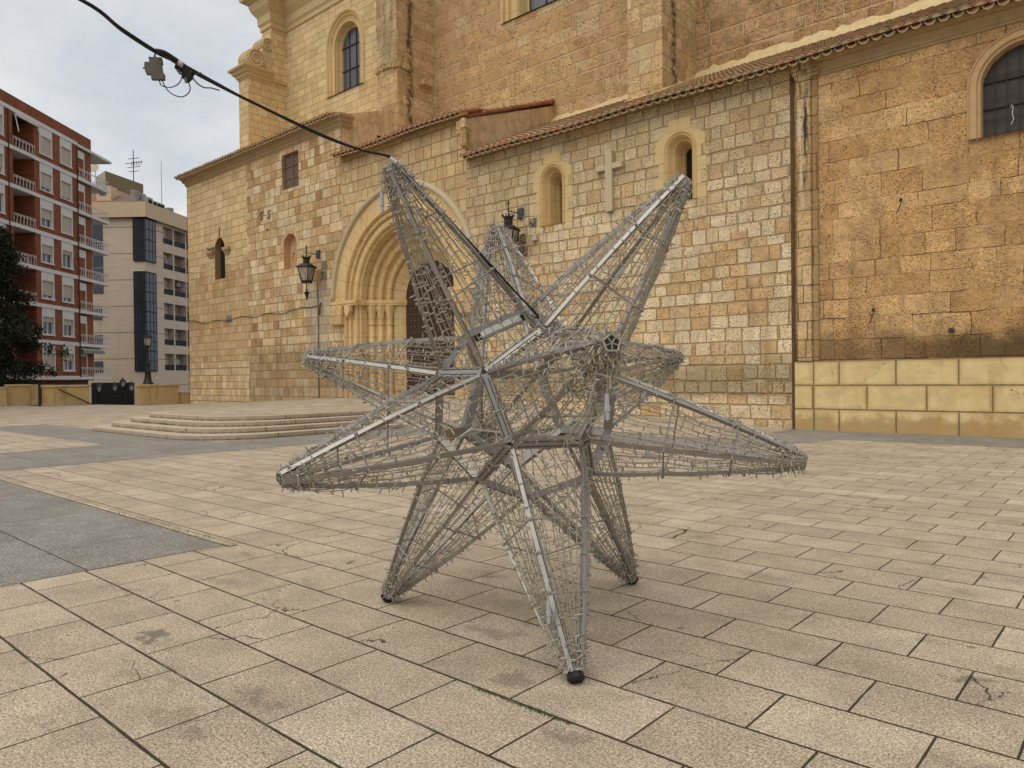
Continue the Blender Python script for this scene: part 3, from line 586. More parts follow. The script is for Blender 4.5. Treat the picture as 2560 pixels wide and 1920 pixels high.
# roofs of curved tiles
def tiles(name, x0, x1, eave, ridge, m, pitch=.305, n=12, zx=None, seed=1, hi=.5, rows=None):
    """barrel tiles in columns along X; eave/ridge = (Y, Z) as functions of x"""
    rg = random.Random(seed); mb = MB(); k = int((x1 - x0) / pitch)
    ns = 7
    for i in range(k):
        x = x0 + pitch * (i + .5)
        (ya, za), (yb, zb) = eave(x), ridge(x); L = Vector((0, yb - ya, zb - za)); ln = L.length; L.normalize(); U = Vector((0, -L.z, L.y)); step = .34
        nn = rows or max(2, int(ln / step)); jx = rg.uniform(-.012, .012)
        for r in range(nn):
            s0 = r * step * 1.0 - .02 + rg.uniform(-.02, .02) * (1 if r else 2.2); s1 = s0 + step + .09; lift = .018 * 0
            tnt = min(1, max(0, rg.gauss(.45, .22) + (.35 if r == 0 and rg.random() < hi else 0)))
            def P(s_, a, rad, up): 
                c = Vector((x + jx, ya, za)) + L * s_ + U * up; return c + Vector((1, 0, 0)) * math.cos(a) * rad + U * math.sin(a) * rad
            A = [P(s0, math.pi * j / ns, .125, .085) for j in range(ns + 1)]; B = [P(s1, math.pi * j / ns, .10, .06) for j in range(ns + 1)]
            A2 = [P(s0, math.pi * j / ns, .105, .085) for j in range(ns + 1)]
            vs = A + B + A2; q = ns + 1
            fs = [(j, j + 1, q + j + 1, q + j) for j in range(ns)] + [(j, 2 * q + j, 2 * q + j + 1, j + 1) for j in range(ns)]
            mb.add(vs, fs, tnt)
            # channel tile between
            xc = x + pitch / 2
            C = [Vector((xc, ya, za)) + L * s0 + U * .075 + Vector((1, 0, 0)) * math.cos(a) * .12 - U * math.sin(a) * .10 for a in [math.pi * j / 5 for j in range(6)]]
            D = [Vector((xc, ya, za)) + L * s1 + U * .06 + Vector((1, 0, 0)) * math.cos(a) * .105 - U * math.sin(a) * .09 for a in [math.pi * j / 5 for j in range(6)]]
            mb.add(C + D, [(j, j + 1, 7 + j, 6 + j) for j in range(5)], max(0, tnt - .3))
            if r == 0:      # mortar plug set back in the mouth of the cover tile, mortared channel underside
                mb.cur = 1; E_ = [P(s0 + .018, math.pi * j / ns, .104, .085) for j in range(ns + 1)]; mb.add(E_, [tuple(range(ns + 1))])
                F_ = [v_ - U * .035 for v_ in C]; G_ = [v_ + L * .5 for v_ in F_]; mb.strip([tuple(v_) for v_ in F_], [tuple(v_) for v_ in G_]); mb.strip([tuple(v_) for v_ in C], [tuple(v_) for v_ in F_]); mb.cur = 0
    return mb.build(name, [m, m_mortar_d], church, fix=False)
m_mortar_d = plain('eave_mortar', (.52, .39, .23), .95, var=.35, scale=9, bump=.01)
ez = lambda x: 10.42 if x < -14 else 10.46
def zr(x): return 13.25
tiles('roof', -20.75, 5.5, lambda x: (20.5, 10.17 + .03 * math.sin(x * .9)), lambda x: (26.5, 13.0), m_tile, seed=3, hi=.5)
tiles('roof', -29.35, -20.75, lambda x: (20.5, 11.98 + .03 * math.sin(x)), lambda x: (26.7, 14.35), m_tile_red, seed=4, rows=4)
tiles('roof', -45.9, -29.15, lambda x: (20.48, 14.02), lambda x: (26.7, 15.65), m_tile, seed=5, hi=.1, rows=3)
tiles('roof', -45.2, -43.0, lambda x: (24.45, 26.68), lambda x: (26.7, 27.4), m_tile, seed=6, rows=3)
mb = MB()
mb.add([(-20.9, 20.75, 10.25), (6, 20.75, 10.25), (6, 26.75, 13.1), (-20.9, 26.75, 13.1)], [(0, 1, 2, 3)])
mb.add([(-29.3, 20.75, 12.0), (-20.95, 20.75, 12.0), (-20.95, 26.75, 14.3), (-29.3, 26.75, 14.3)], [(0, 1, 2, 3)])
mb.add([(-45.5, 20.7, 14.06), (-29.3, 20.7, 14.06), (-29.3, 26.75, 15.62), (-45.5, 26.75, 15.62)], [(0, 1, 2, 3)])
mb.build('roof_bed', m_mortar_d, church)
def flash(x0, x1, y, z, h, seed):                       # rough mortar fillet where a roof meets the wall
    rg = random.Random(seed); mb = MB(); k = int((x1 - x0) / .25); A, B, Cc = [], [], []
    for i in range(k + 1):
        x = x0 + (x1 - x0) * i / k
        A.append((x, y - .40 + rg.uniform(-.06, .06), z - .13 + rg.uniform(-.03, .03))); B.append((x, y - .14, z + h * .55 + rg.uniform(-.06, .06))); Cc.append((x, y + .01, z + h + rg.uniform(-.08, .1)))
    mb.strip(A, B); mb.strip(B, Cc); return mb.build('mortar_fillet', m_mortar, church, smooth=True)
flash(-20.9, -15.27, UY, 13.05, .42, 1); flash(-13.77, 6, UY, 13.05, .5, 2)
mb = MB(); mb.box(-15.35, -13.7, 23.95, 24.15, 11.7, 12.05); mb.build('mortar_fillet', m_mortar, church, bevel=.05); mb = MB(); mb.bar((-13.7, 24.0, 11.95), (-13.7, 26.75, 13.2), .2, .25); mb.build('mortar_fillet', m_mortar, church, bevel=.05)
# gable end walls of the two left blocks
wall('gable', [(21.0, 9), (27, 9), (27, 15.9), (24.1, 15.2), (21.0, 14.15)], [[(23.1, 12.6), (23.1, 13.68), (23.93, 13.62), (23.93, 12.6)]], 0, m_plaster, f=plane_x(-29.22))
mb = MB(); mb.box(-29.6, -29.5, 23.0, 24.0, 12.4, 13.8); mb.build('vent_opening', m_dark, church)
wall('gable', [(21.0, 9), (27, 9), (27, 14.1), (21.0, 11.95)], [], 0, m_plaster, f=plane_x(-20.9))
mb = MB(); rg = random.Random(9)
for i in range(15):
    y = 20.9 + i * .4; z = 12.08 + .372 * (y - 21)
    mb.tube([(-20.9 + rg.uniform(-.02, .02), y, z + .02), (-20.9, y + .43, z + .14)], [.105, .075], 9, tint=rg.random() * .9)
mb.build('verge_tiles', m_tile_red, church)
# worn scroll stone at the end of the portal eave
mb = MB(); mb.box(-21.0, -20.62, 20.55, 21.0, 11.25, 11.75); mb.tube([(-20.62, 20.6, 11.75), (-20.55, 20.55, 11.4), (-20.65, 20.62, 11.1), (-20.72, 20.7, 10.8), (-20.7, 20.9, 10.65)], [.15, .17, .13, .15, .08], 7)
mb.build('eave_corbel', m_butt, church, bevel=.02)
# ---- portal
por = MB()
prof = [(4.0, 20.97), (3.95, 20.90), (3.88, 20.90), (3.84, 20.98), (3.82, 21.10), (3.78, 21.04), (3.70, 21.0), (3.62, 21.04), (3.60, 21.2), (3.55, 21.14), (3.32, 21.14), (3.27, 21.2), (3.26, 21.3), (3.2, 21.24), (3.14, 21.3), (3.13, 21.62)]
for k in range(3):
    cr, cy = 2.98 - .33 * k, FY + .81 + .27 * k; tx, ty = -.774, .633; nx, ny = -.633, -.774
    prof += [(cr - tx * .2 - nx * .05, cy - ty * .2 - ny * .05)]
    for a in range(0, 181, 30): ca, sa = math.cos(R(a)), math.sin(R(a)); prof.append((cr - tx * .125 * ca + nx * .125 * sa, cy - ty * .125 * ca + ny * .125 * sa))
    prof += [(cr + tx * .16 - nx * .05, cy + ty * .16 - ny * .05)]
prof += [(2.14, 22.46), (2.10, 22.50), (1.72, 22.86)]
loft_arch(por, PX, prof, .55, PZ, 40, sill=False)
portal = por.build('portal', m_portal, church)
pb = MB(); a0 = [(x, 20.96, z) for x, z in arch(PX, 4.0, PZ, PZ, 40)[1:-1]]; a1 = [(x, 20.96, z) for x, z in arch(PX, 4.78, PZ, PZ, 40)[1:-1]]; pb.strip(a0, a1); pb.build('archivolt', m_portal, portal)
pb = MB(); loft_arch(pb, PX, [(4.72, 20.95), (4.74, 20.84), (4.80, 20.80), (4.88, 20.80), (4.95, 20.86), (4.97, 21.0)], PZ, PZ, 40, sill=False); hood = pb.build('hood_mould', m_stonegrey, portal, smooth=True)
for sg in (-1, 1):
    pb = MB(); path = [(PX + sg * r, y) for r, y in [(4.85, 20.95), (4.0, 20.95), (3.13, 21.05), (3.1, 21.6), (2.1, 22.5), (1.72, 22.86)]]
    off = [(PX + sg * (r - a), y - b) for r, y, a, b in [(4.85, 20.95, 0, .14), (4.0, 20.95, 0, .14), (3.13, 21.05, .1, .16), (3.1, 21.6, .13, .13), (2.1, 22.5, .12, .12), (1.72, 22.86, .1, .0)]]
    pol = path + off[::-1]
    pb.prism(pol, lambda a, b: (a, b, 5.13), lambda a, b: (a, b, 5.28))
    pb.prism(pol, lambda a, b: (PX + (a - PX) * .995, b + .04, 5.04), lambda a, b: (PX + (a - PX) * .995, b + .04, 5.13))
    pb.build('impost', m_portal, portal)
    pb = MB(); x = PX + sg * 4.36; pb.box(x - .5, x + .42, 20.72, 21.0, 4.15, 5.04); pb.build('corbel_block', m_wallB, portal, bevel=.04)
    pb = MB(); x = PX + sg * 3.6; pb.box(x - .2, x + .2, 20.8, 21.0, 4.75, 5.04); pb.prism([(x - .2, 4.75), (x + .2, 4.75), (x, 4.5)], plane_y(21.0), plane_y(20.8)); pb.build('console', m_portal, portal)
    for k in range(3):
        x, y = PX + sg * (2.96 - .33 * k), FY + .80 + .27 * k; pb = MB()
        pb.lathe([(.19, .6), (.19, .85), (.16, .9), (.18, .98), (.145, 1.04), (.14, 2.4), (.137, 4.1)], (x, y, 0), 14); c_ = pb.build('column', m_portal, portal, smooth=True)
        pb = MB(); pb.lathe([(.15, 4.1), (.18, 4.13), (.18, 4.18), (.145, 4.22), (.15, 4.4), (.19, 4.65), (.25, 4.9), (.27, 5.0)], (x, y, 0), 10); pb.box(x - .2, x + .2, y - .2, y + .2, 4.98, 5.05)
        for q in range(8): a = q * math.pi / 4; pb.ball((x + .2 * math.cos(a), y + .2 * math.sin(a), 4.84), .05, 5, 3, (1, 1, 1.6))
        pb.build('capital', m_portal, c_)
# door
pb = MB(); A = arch(PX, 1.72, .6, PZ, 30); pb.add([(x, 22.84, z) for x, z in A], [tuple(range(len(A)))]); door = pb.build('door', m_door, church)
pb = MB(); studs = []
for i in range(-6, 7):
    for j in range(24):
        x, z = PX + .135 + i * .268 - .134, .85 + j * .285
        if abs(x - PX) < 1.6 and (z < PZ or (x - PX) ** 2 + (z - PZ) ** 2 < 1.58 ** 2): studs.append((x, 22.83, z))
studs.sort(key=lambda q: (Vector(q) - CAM).length); pb.ball((0, 0, 0), .042, 6, 4); st0 = pb.build('door_stud', m_stud, door, smooth=True)
for i, q in enumerate(studs[:100]):
    o = st0 if i == 0 else st0.copy(); o.location = q
    if i: col.objects.link(o)
pb = MB()
for q in studs[100:]: pb.ball(q, .042, 6, 4)
pb.build('door_studs', m_stud, door, smooth=True)['kind'] = 'stuff'
pb = MB(); pb.box(PX - .03, PX + .03, 22.80, 22.84, .6, 6.95); pb.build('door_seam', m_iron, door)
pb = MB(); pb.box(PX - 3.2, PX + 3.2, 20.75, 22.9, .45, .80); pb.build('threshold', m_step, portal)
# ---- windows of the low wall
def deepwin(cx, w_, z0, zs, name='window'):
    mb = MB(); pr_ = [(w_, 20.98), (w_ - .03, 20.96), (w_ - .06, 21.0), (w_ - .09, 21.03), (w_ - .12, 21.0), (w_ - .16, 21.1), (w_ - .2, 21.22), (w_ - .24, 21.2), (w_ - .265, 21.24), (.235, 21.62), (.21, 21.6), (.18, 21.66), (.17, 21.78)]
    loft_arch(mb, cx, pr_, z0, zs, 20); o = mb.build(name, m_trim, church)
    mb = MB(); A = arch(cx, .18, z0, zs, 8); mb.add([(x, 21.77, z) for x, z in A], [tuple(range(len(A)))]); mb.build('pane', m_dark, o)
    mb = MB(); g_ = random.Random(int(cx * 10)); zq = z0; hs = [.44, .43, .43, .42]
    A0 = arch(cx, w_ + .002, z0, zs, 20); zz_ = z0; i = 0      # quoin blocks round the opening, flush but 4 mm proud
    while zz_ < zs - .05:
        for sg in (-1, 1):
            wd = (.34 if (i + (sg > 0)) % 2 else .18); x = cx + sg * w_; mb.add([(x, 20.993, zz_ + .006), (x + sg * wd, 20.993, zz_ + .006), (x + sg * wd, 20.993, min(zz_ + .42, zs)), (x, 20.993, min(zz_ + .42, zs))], [(0, 1, 2, 3)])
        zz_ += .428; i += 1
    arcp = [(x, z) for x, z in A0[1:-1]]; top = [(cx - w_ - .3, zs), (cx - w_ - .3, zs + .35), (cx - .38, zs + .62), (cx - .38, zs + .95), (cx + .38, zs + .95), (cx + .38, zs + .62), (cx + w_ + .3, zs + .35), (cx + w_ + .3, zs)]
    V, F = fill2d(arcp + top[::-1], [], plane_y(20.993)); mb.add(V, F); mb.build('window_surround', m_trim, o)
deepwin(-16.54, .565, 7.08, 8.72); deepwin(-11.41, .565, 7.08, 8.72)
mb = MB(); loft_arch(mb, -2.42, [(1.17, 20.99), (1.13, 20.95), (1.10, 20.99), (.98, 21.0), (.95, 21.06), (.9, 21.07), (.88, 21.35)], 7.25, 8.5, 24); wd_ = mb.build('window', plain('brown_trim', (.50, .33, .165), .9, var=.3, scale=5, bump=.01), church)
mb = MB(); A = arch(-2.42, .89, 7.25, 8.5, 20); mb.add([(x, 21.33, z) for x, z in A], [tuple(range(len(A)))]); mb.build('pane', m_mesh, wd_)
mb = MB()
for i in range(1, 7): x = -2.42 - .88 + 1.76 * i / 7; mb.tube([(x, 21.25, 7.26), (x, 21.25, 8.5 + math.sqrt(max(0, .87 ** 2 - (x + 2.42) ** 2)))], .011, 5)
for z in (7.72, 8.2, 8.75): mb.tube([(-3.29, 21.25, z), (-1.55, 21.25, z)], .011, 5)
for z in (7.98, 8.62): mb.box(-3.29, -1.55, 21.27, 21.30, z, z + .05)
mb.build('window_bars', m_iron, wd_)
mb = MB(); mb.tube([(-2.72, 21.2, 7.9), (-2.70, 21.2, 7.97), (-2.67, 21.2, 7.93), (-2.69, 21.2, 7.75), (-2.66, 21.2, 7.62), (-2.71, 21.2, 7.5)], .009, 5); mb.build('loose_wire', plain('pale_wire', (.55, .52, .48), .6), wd_)
# belfry-like window of the left block
mb = MB(); loft_arch(mb, -41.26, [(.61, 21.0), (.6, 21.02), (.58, 21.36)], 7.5, 9.25, 14, pt=.1); wa = mb.build('window', plain('shaded_jamb_brown', (.24, .15, .07), .9, var=.4), church)  # shading of the recess is put into the jamb's dark brown
mb = MB(); A = arch(-41.26, .6, 7.4, 9.25, 14, .1); mb.add([(x, 21.35, z) for x, z in A], [tuple(range(len(A)))]); mb.build('pane', m_dark, wa)
mb = MB(); a0 = [(x, 20.985, z) for x, z in arch(-41.26, .61, 9.25, 9.25, 14, .1)[1:-1]]; a1 = [(x, 20.985, z) for x, z in arch(-41.26, .98, 9.25, 9.25, 14, .35)[1:-1]]; mb.strip(a0, a1); mb.build('window_arch', m_new, wa)
mb = MB()
for x0, x1 in ((-42.62, -41.87), (-40.66, -39.98)):
    for a, z0, z1 in ((0, 8.86, 8.98), (.05, 8.98, 9.08), (.1, 9.08, 9.24)): mb.box(x0 + .1 - a, x1 - .1 + a, 20.9 - a, 21.0, z0, z1)
mb.build('impost', m_cornA, wa)
mb = MB(); mb.box(-41.27, -41.2, 20.96, 21.0, 9.95, 10.5); mb.build('iron_pin', m_iron, wa)
mb = MB(); mb.box(-40.92, -40.86, 21.3, 21.36, 7.5, 9.2); mb.build('window_bars', m_iron, wa)
# blind niche
mb = MB(); loft_arch(mb, -33.78, [(.62, 21.0), (.62, 21.02), (.6, 21.35)], 7.3, 8.5, 14); nb = mb.build('niche', m_plaster2 if 'm_plaster2' in globals() else plain('niche_brick', (.50, .31, .16), .9, var=.3, scale=6, bump=.01), church)
mb = MB(); A = arch(-33.78, .61, 7.25, 8.5, 14); mb.add([(x, 21.34, z) for x, z in A], [tuple(range(len(A)))]); mb.build('niche_back', plain('niche_plaster', (.50, .31, .165), .9, var=.3, scale=3, bump=.01), nb)
mb = MB(); a0 = [(x, 20.985, z) for x, z in arch(-33.78, .62, 8.5, 8.5, 14)[1:-1]]; a1 = [(x, 20.985, z) for x, z in arch(-33.78, .86, 8.5, 8.5, 14)[1:-1]]; mb.strip(a0, a1); mb.build('niche_arch', m_plaster, nb)
# wooden shutter window
mb = MB(); mb.add([(-34.47, 21, 11.45), (-34.47, 21, 13.28), (-32.93, 21, 13.28), (-32.93, 21, 11.45), (-34.47, 21.3, 11.45), (-34.47, 21.3, 13.28), (-32.93, 21.3, 13.28), (-32.93, 21.3, 11.45)], [(0, 1, 5, 4), (1, 2, 6, 5), (2, 3, 7, 6), (3, 0, 4, 7)]); sw = mb.build('window', m_wallA2, church)
for s0, s1 in ((-34.47, -33.71), (-33.69, -32.93)):
    mb = MB(); mb.box(s0, s1, 21.18, 21.22, 11.45, 13.28)
    for z0, z1 in ((11.45, 11.55), (12.0, 12.08), (12.62, 12.7), (13.2, 13.28)): mb.box(s0, s1, 21.14, 21.18, z0, z1)
    for x in (s0, s1 - .09): mb.box(x, x + .09, 21.142, 21.18, 11.55, 13.2)
    mb.build('shutter', m_wood, sw)
# upper windows
def bigwin(cx, prof_, z0, zs, yb, gw):
    mb = MB(); loft_arch(mb, cx, prof_, z0, zs, 26); o = mb.build('window', m_trim, church)
    mb = MB(); A = arch(cx, gw, z0, zs, 20); mb.add([(x, yb, z) for x, z in A], [tuple(range(len(A)))]); mb.build('pane', m_leaded, o)
    mb = MB()
    for z in [z0 + (zs - z0) * q for q in (.0, .52, 1.0)]: mb.box(cx - gw, cx + gw, yb - .06, yb - .02, z, z + .05)
    for q in (-.33, .33): mb.box(cx + gw * q * 1.0 - .02, cx + gw * q + .02, yb - .05, yb - .01, z0, zs + gw * .9)
    mb.build('window_bars', m_iron, o)
bigwin(-36.72, [(1.92, 26.68), (1.84, 26.6), (1.74, 26.64), (1.70, 26.72), (1.62, 26.72), (1.5, 26.85), (1.30, 26.9), (1.24, 26.84), (1.24, 26.9), (1.2, 26.98), (1.14, 27.2), (1.10, 27.17), (1.06, 27.2), (1.02, 27.34)], 18.86, 21.8, 27.32, 1.04)
bigwin(-21.35, [(2.75, 26.7), (2.7, 26.62), (2.55, 26.62), (2.5, 26.75), (2.3, 26.75), (2.25, 26.9), (1.95, 26.95), (1.9, 26.9), (1.82, 27.0), (1.7, 27.5), (1.5, 27.55)], 18.72, 23, 27.5, 1.6)
# cross in relief
mb = MB(); mb.box(-14.15, -13.87, 20.84, 21.0, 7.14, 9.2); mb.box(-14.52, -14.15, 20.845, 21.0, 8.55, 8.74); mb.box(-13.87, -13.48, 20.845, 21.0, 8.55, 8.74); mb.build('stone_cross', m_stonegrey, church, bevel=.02)
# small fittings on the front
for x, z in ((-36.5, 10.45), (-35.75, 10.42)): mb = MB(); mb.tube([(x - .16, 20.97, z - .16), (x - .02, 20.96, z - .22), (x + .08, 20.96, z - .1), (x - .03, 20.96, z), (x - .1, 20.96, z + .08), (x, 20.96, z + .2), (x + .14, 20.97, z + .17)], .025, 5); mb.build('tie_anchor', m_iron, church)
mb = MB(); mb.tube([(-36.1, 20.98, 9.62), (-35.9, 20.95, 9.66), (-35.82, 20.95, 9.55)], .02, 5); mb.build('iron_hook', m_iron, church)
for x, y_, z in ((-33.75, 21.25, 8.1), (-5.07, 21.0, 6.05), (-5.75, 21.02, 3.25)):
    mb = MB(); mb.ball((x, y_ - .03, z), .045, 6, 4, (1, .6, 1.2)); mb.tube([(x, y_ - .08, z + .05), (x + .02, y_ - .1, z - .1), (x - .06, y_ - .08, z - .28), (x - .1, y_ - .07, z - .35)], .012, 5); mb.build('old_anchor', m_iron, church)
mb = MB(); mb.tube([(-3.95, 21.02, 2.62), (-3.95, 20.98, 2.62)], .07, 8); mb.build('pipe_stub', m_iron, church)
mb = MB(); mb.box(-40.55, -40.0, 20.97, 21.0, 4.92, 5.3); mb.build('wall_plaque', plain('bluish_plaque', (.17, .19, .18), .6, var=.5, scale=8), church)
m_cable = plain('black_cable', (.014, .013, .013), .55, var=.2)
mb = MB(); pts = []
for i in range(40):
    f = i / 39; x = -45.3 + 14.2 * f; pts.append((x, 20.95, 5.28 - .12 * math.sin(f * 9) * (1 - f) - .25 * math.sin(math.pi * f) + .06 * math.sin(f * 31)))
mb.tube(pts, .018, 5); tag(mb.build('wall_cable', m_cable), 'thin black cable sagging along the stone wall left of the portal', 'cable')
mb = MB(); mb.tube([(-31.3, 20.95, 6.4), (-31.28, 20.95, 5.2), (-31.3, 20.95, 3.0), (-31.32, 20.95, .7)], .022, 5); mb.tube([(-31.0, 20.93, 5.35), (-31.05, 20.9, 5.1), (-31.15, 20.93, 4.75)], .04, 5)
tag(mb.build('wall_conduit', plain('dark_conduit', (.10, .075, .05), .8)), 'thin dark vertical conduit running down the wall below the left lantern', 'conduit')
# ---- wall lanterns
def lantern(name_label, loc, group):
    L = thing('wall_lantern', name_label, 'lantern', loc, group); x, y, z = loc
    def F(a, b, c): return (x + a, y + b, z + c)
    mb = MB()                                            # cage: corner bars of a tapering square lantern
    ca = [(math.cos(R(45 + 90 * k + 20)), math.sin(R(45 + 90 * k + 20))) for k in range(4)]
    rt, rb = .42, .26
    for k in range(4):
        a, b = ca[k], ca[(k + 1) % 4]
        mb.bar(F(a[0] * rt, a[1] * rt, 0), F(a[0] * rb, a[1] * rb, -.68), .035); mb.bar(F(a[0] * rt, a[1] * rt, 0), F(b[0] * rt, b[1] * rt, 0), .05); mb.bar(F(a[0] * rb, a[1] * rb, -.68), F(b[0] * rb, b[1] * rb, -.68), .05)
        for q in range(5):
            f = (q + .5) / 5; px, py = a[0] * rb * (1 - f) + b[0] * rb * f, a[1] * rb * (1 - f) + b[1] * rb * f; mb.bar(F(px, py, -.68), F(px, py, -.78), .03)
        m0 = ((a[0] + b[0]) / 2, (a[1] + b[1]) / 2)
        pts = [(a[0] * .75 + b[0] * .25, -.68, rb), (a[0] * .75 + b[0] * .25, -.35, .43), (m0[0], -.1, .52), (a[0] * .25 + b[0] * .75, -.35, .43), (a[0] * .25 + b[0] * .75, -.68, rb)]
        pys = [(a[1] * .75 + b[1] * .25), (a[1] * .75 + b[1] * .25), m0[1], (a[1] * .25 + b[1] * .75), (a[1] * .25 + b[1] * .75)]
        mb.tube([F(p[0] * p[2] * 1.02, q * p[2] * 1.02, p[1]) for p, q in zip(pts, pys)], .012, 4)
    mb.build('cage', m_black, L)
    mb = MB(); o = [F(c[0] * (rt - .02), c[1] * (rt - .02), -.02) for c in ca]; p = [F(c[0] * (rb - .02), c[1] * (rb - .02), -.67) for c in ca]; mb.strip(o, p, True); mb.add(p, [(0, 1, 2, 3)]); mb.build('lamp_glass', m_lampglass, L)
    mb = MB(); e = [F(c[0] * (rt + .09), c[1] * (rt + .09), .03) for c in ca]; f_ = [F(c[0] * .2, c[1] * .2, .2) for c in ca]; mb.strip(e, f_, True); g_ = [F(c[0] * (rt + .09), c[1] * (rt + .09), -.01) for c in ca]; mb.strip(e, g_, True); mb.add(f_, [(0, 1, 2, 3)])
    mb.lathe([(.15, .16), (.17, .28), (.15, .32), (.19, .46), (.2, .48)], (x, y, z), 12)
    for k in range(10): a = k * math.pi / 5; mb.bar(F(.18 * math.cos(a), .18 * math.sin(a), .46), F(.25 * math.cos(a), .25 * math.sin(a), .56), .03)
    mb.build('crown', m_black, L)
    mb = MB(); mb.tube([F(0, 0, .4), F(0, 0, 1.1)], .022, 6); mb.bar(F(-.09, 0, .98), F(.09, 0, .98), .03); mb.ball(F(0, 0, .75), .04)
    mb.build('cross_finial', m_black, L)
    mb = MB(); mb.tube([F(0, 0, -.68), F(0, 0, -1.5)], [.03, .03], 6); mb.lathe([(.03, -1.05), (.06, -1.1), (.03, -1.15), (.13, -1.22), (.10, -1.3), (.01, -1.62)], (x, y, z), 8)
    mb.build('pendant', m_black, L)
    d = 20.99 - y
    mb = MB(); mb.bar(F(0, 0, .7), F(.04, d, .7), .035); mb.box(x - .1, x + .16, 20.9, 20.985, z + .52, z + .9)
    mb.build('bracket', plain('grey_iron', (.06, .075, .08), .5), L)
    return L
LG = 'wall lanterns on either side of the portal'
lantern('black wrought iron wall lantern with crown and cross, left of the portal in full view', (-31.25, 20.3, 7.04), LG)
lantern('black wrought iron wall lantern half hidden behind the rear upright spike of the star', (-18.05, 20.3, 7.0), LG)
mb = MB(); mb.box(-17.45, -17.2, 20.86, 20.99, 6.6, 6.78); mb.tube([(-17.5, 20.95, 6.75), (-17.75, 20.93, 6.85), (-17.8, 20.93, 7.1), (-17.9, 20.95, 7.6)], .014, 5)
tag(mb.build('junction_box', plain('pale_box', (.5, .43, .33), .7), bevel=.01), 'small pale junction box with a curled wire on the wall right of the rear lantern', 'junction box')  # pale junction box on the wall, not a lamp
# smoke-blackened stones beside the lanterns are part of the wall (4 mm proud)
m_soot, t = mat('sooty_stone'); n_ = t.noise(t.pos(), 7, 6, .7); t.out(t.mix(t.step(n_, .38, .62), (.055, .045, .038), (.32, .26, .18)), .95, n_, .02)
for x0, x1, z0, z1 in ((-31.15, -30.55, 6.45, 6.9), (-31.05, -30.5, 6.93, 7.35), (-17.65, -17.25, 7.1, 7.45), (-18.3, -17.72, 6.1, 6.5), (-18.3, -17.85, 5.65, 6.05), (-18.35, -17.8, 6.55, 6.95)): mb = MB(); mb.box(x0, x1, 20.985, 21.1, z0, z1); mb.build('sooty_stone', m_soot, church, bevel=.03)
# pigeons on the left impost
def pigeon(label, x, y, z, a):
    o = thing('pigeon', label, 'pigeon', (x, y, z), 'pigeons on the window ledge'); ca, sa = math.cos(a), math.sin(a)
    def F(u, v, h): return (x + u * ca - v * sa, y + u * sa + v * ca, z + h)
    mb = MB(); mb.tube([F(-.17, 0, .07), F(-.1, 0, .09), F(-.02, 0, .11), F(.06, 0, .13), (F(.09, 0, .17)), F(.10, 0, .21), F(.13, 0, .225), F(.155, 0, .22), F(.18, 0, .213)], [.02, .05, .07, .062, .04, .03, .032, .02, .004], 8); mb.build('body', plain('pigeon_grey', (.13, .14, .16), .7), o, smooth=True)
    mb = MB(); mb.tube([F(.02, .02, .05), F(.03, .02, 0)], .008, 4); mb.tube([F(.02, -.02, .05), F(.03, -.02, 0)], .008, 4); mb.build('legs', plain('pigeon_leg', (.3, .1, .08), .7), o)
pigeon('light grey pigeon at the outer end of the ledge by the arched slot window', -42.45, 20.9, 9.24, R(200)); pigeon('dark grey pigeon perched closest to the arched slot window', -41.98, 20.9, 9.24, R(60))

# ------------------------------------------------------------------ buildings behind the terrace
def frame(P0, d):
    d = Vector(d).normalized(); n = Vector((d.y, -d.x)); P0 = Vector(P0)
    f = lambda s, o, z: (P0.x + d.x * s + n.x * o, P0.y + d.y * s + n.y * o, z); f.P, f.d, f.n = P0, d, n; return f
def mBrick():
    m, t = mat('red_brick'); p = t.pos(); s = t.sep(p); u = t.m('ADD', t.m('MULTIPLY', s[0], -.667), t.m('MULTIPLY', s[1], .745))
    b = t.new('ShaderNodeTexBrick'); t.put(b.inputs['Vector'], t.xyz(u, s[2], 0)); b.inputs['Scale'].default_value = 1; b.inputs['Brick Width'].default_value = .26; b.inputs['Row Height'].default_value = .105; b.inputs['Mortar Size'].default_value = .009
    t.put(b.inputs['Color1'], (.27, .092, .044)); t.put(b.inputs['Color2'], (.19, .062, .031)); t.put(b.inputs['Mortar'], (.20, .095, .06))
    f = t.m('MULTIPLY_ADD', t.noise(p, .8, 5), .5, .75); t.out(t.mix(1, b.outputs[0], t.xyz(f, f, f), 'MULTIPLY'), .9, spec=.1); return m
m_brick = mBrick()
m_white = plain('white_render', (.60, .57, .54), .85, var=.14, scale=1.5)
m_shut = plain('beige_roller_blind', (.42, .37, .29), .7, var=.1)
m_rail = plain('white_iron_railing', (.62, .60, .57), .6, var=.1)
m_cream = plain('cream_panel', (.46, .40, .33), .85, var=.15)
red = thing('apartment_building', 'red brick apartment block with white bands and balconies, at the left edge', 'building', (-45, 35, -3.3))
n_r = Vector((.745, .667)).normalized(); fr = frame((n_r * -38.5), (-.667, .745))
S = lambda px: 70840 / (1268 - px - 9)
Zt = [22.8 - 3 * k for k in range(7)]
wins = [(S(-15), S(14)), (S(102), S(133)), (S(153), S(181))]; logg = (S(36), S(89)); bal = (S(195), S(235), S(271))
holes = []
for k in range(7):
    for a, b in wins: holes.append([(a, Zt[k] - 2.25), (a, Zt[k] - .02), (b, Zt[k] - .02), (b, Zt[k] - 2.25)])
    holes.append([(logg[0], Zt[k] - 2.86), (logg[0], Zt[k] - .02), (logg[1], Zt[k] - .02), (logg[1], Zt[k] - 2.86)])
wall('wall', [(30, 1.7), (bal[0], 1.7), (bal[0], 23.9), (30, 23.9)], holes, 0, m_brick, red, f=lambda a, b: fr(a, 0, b))
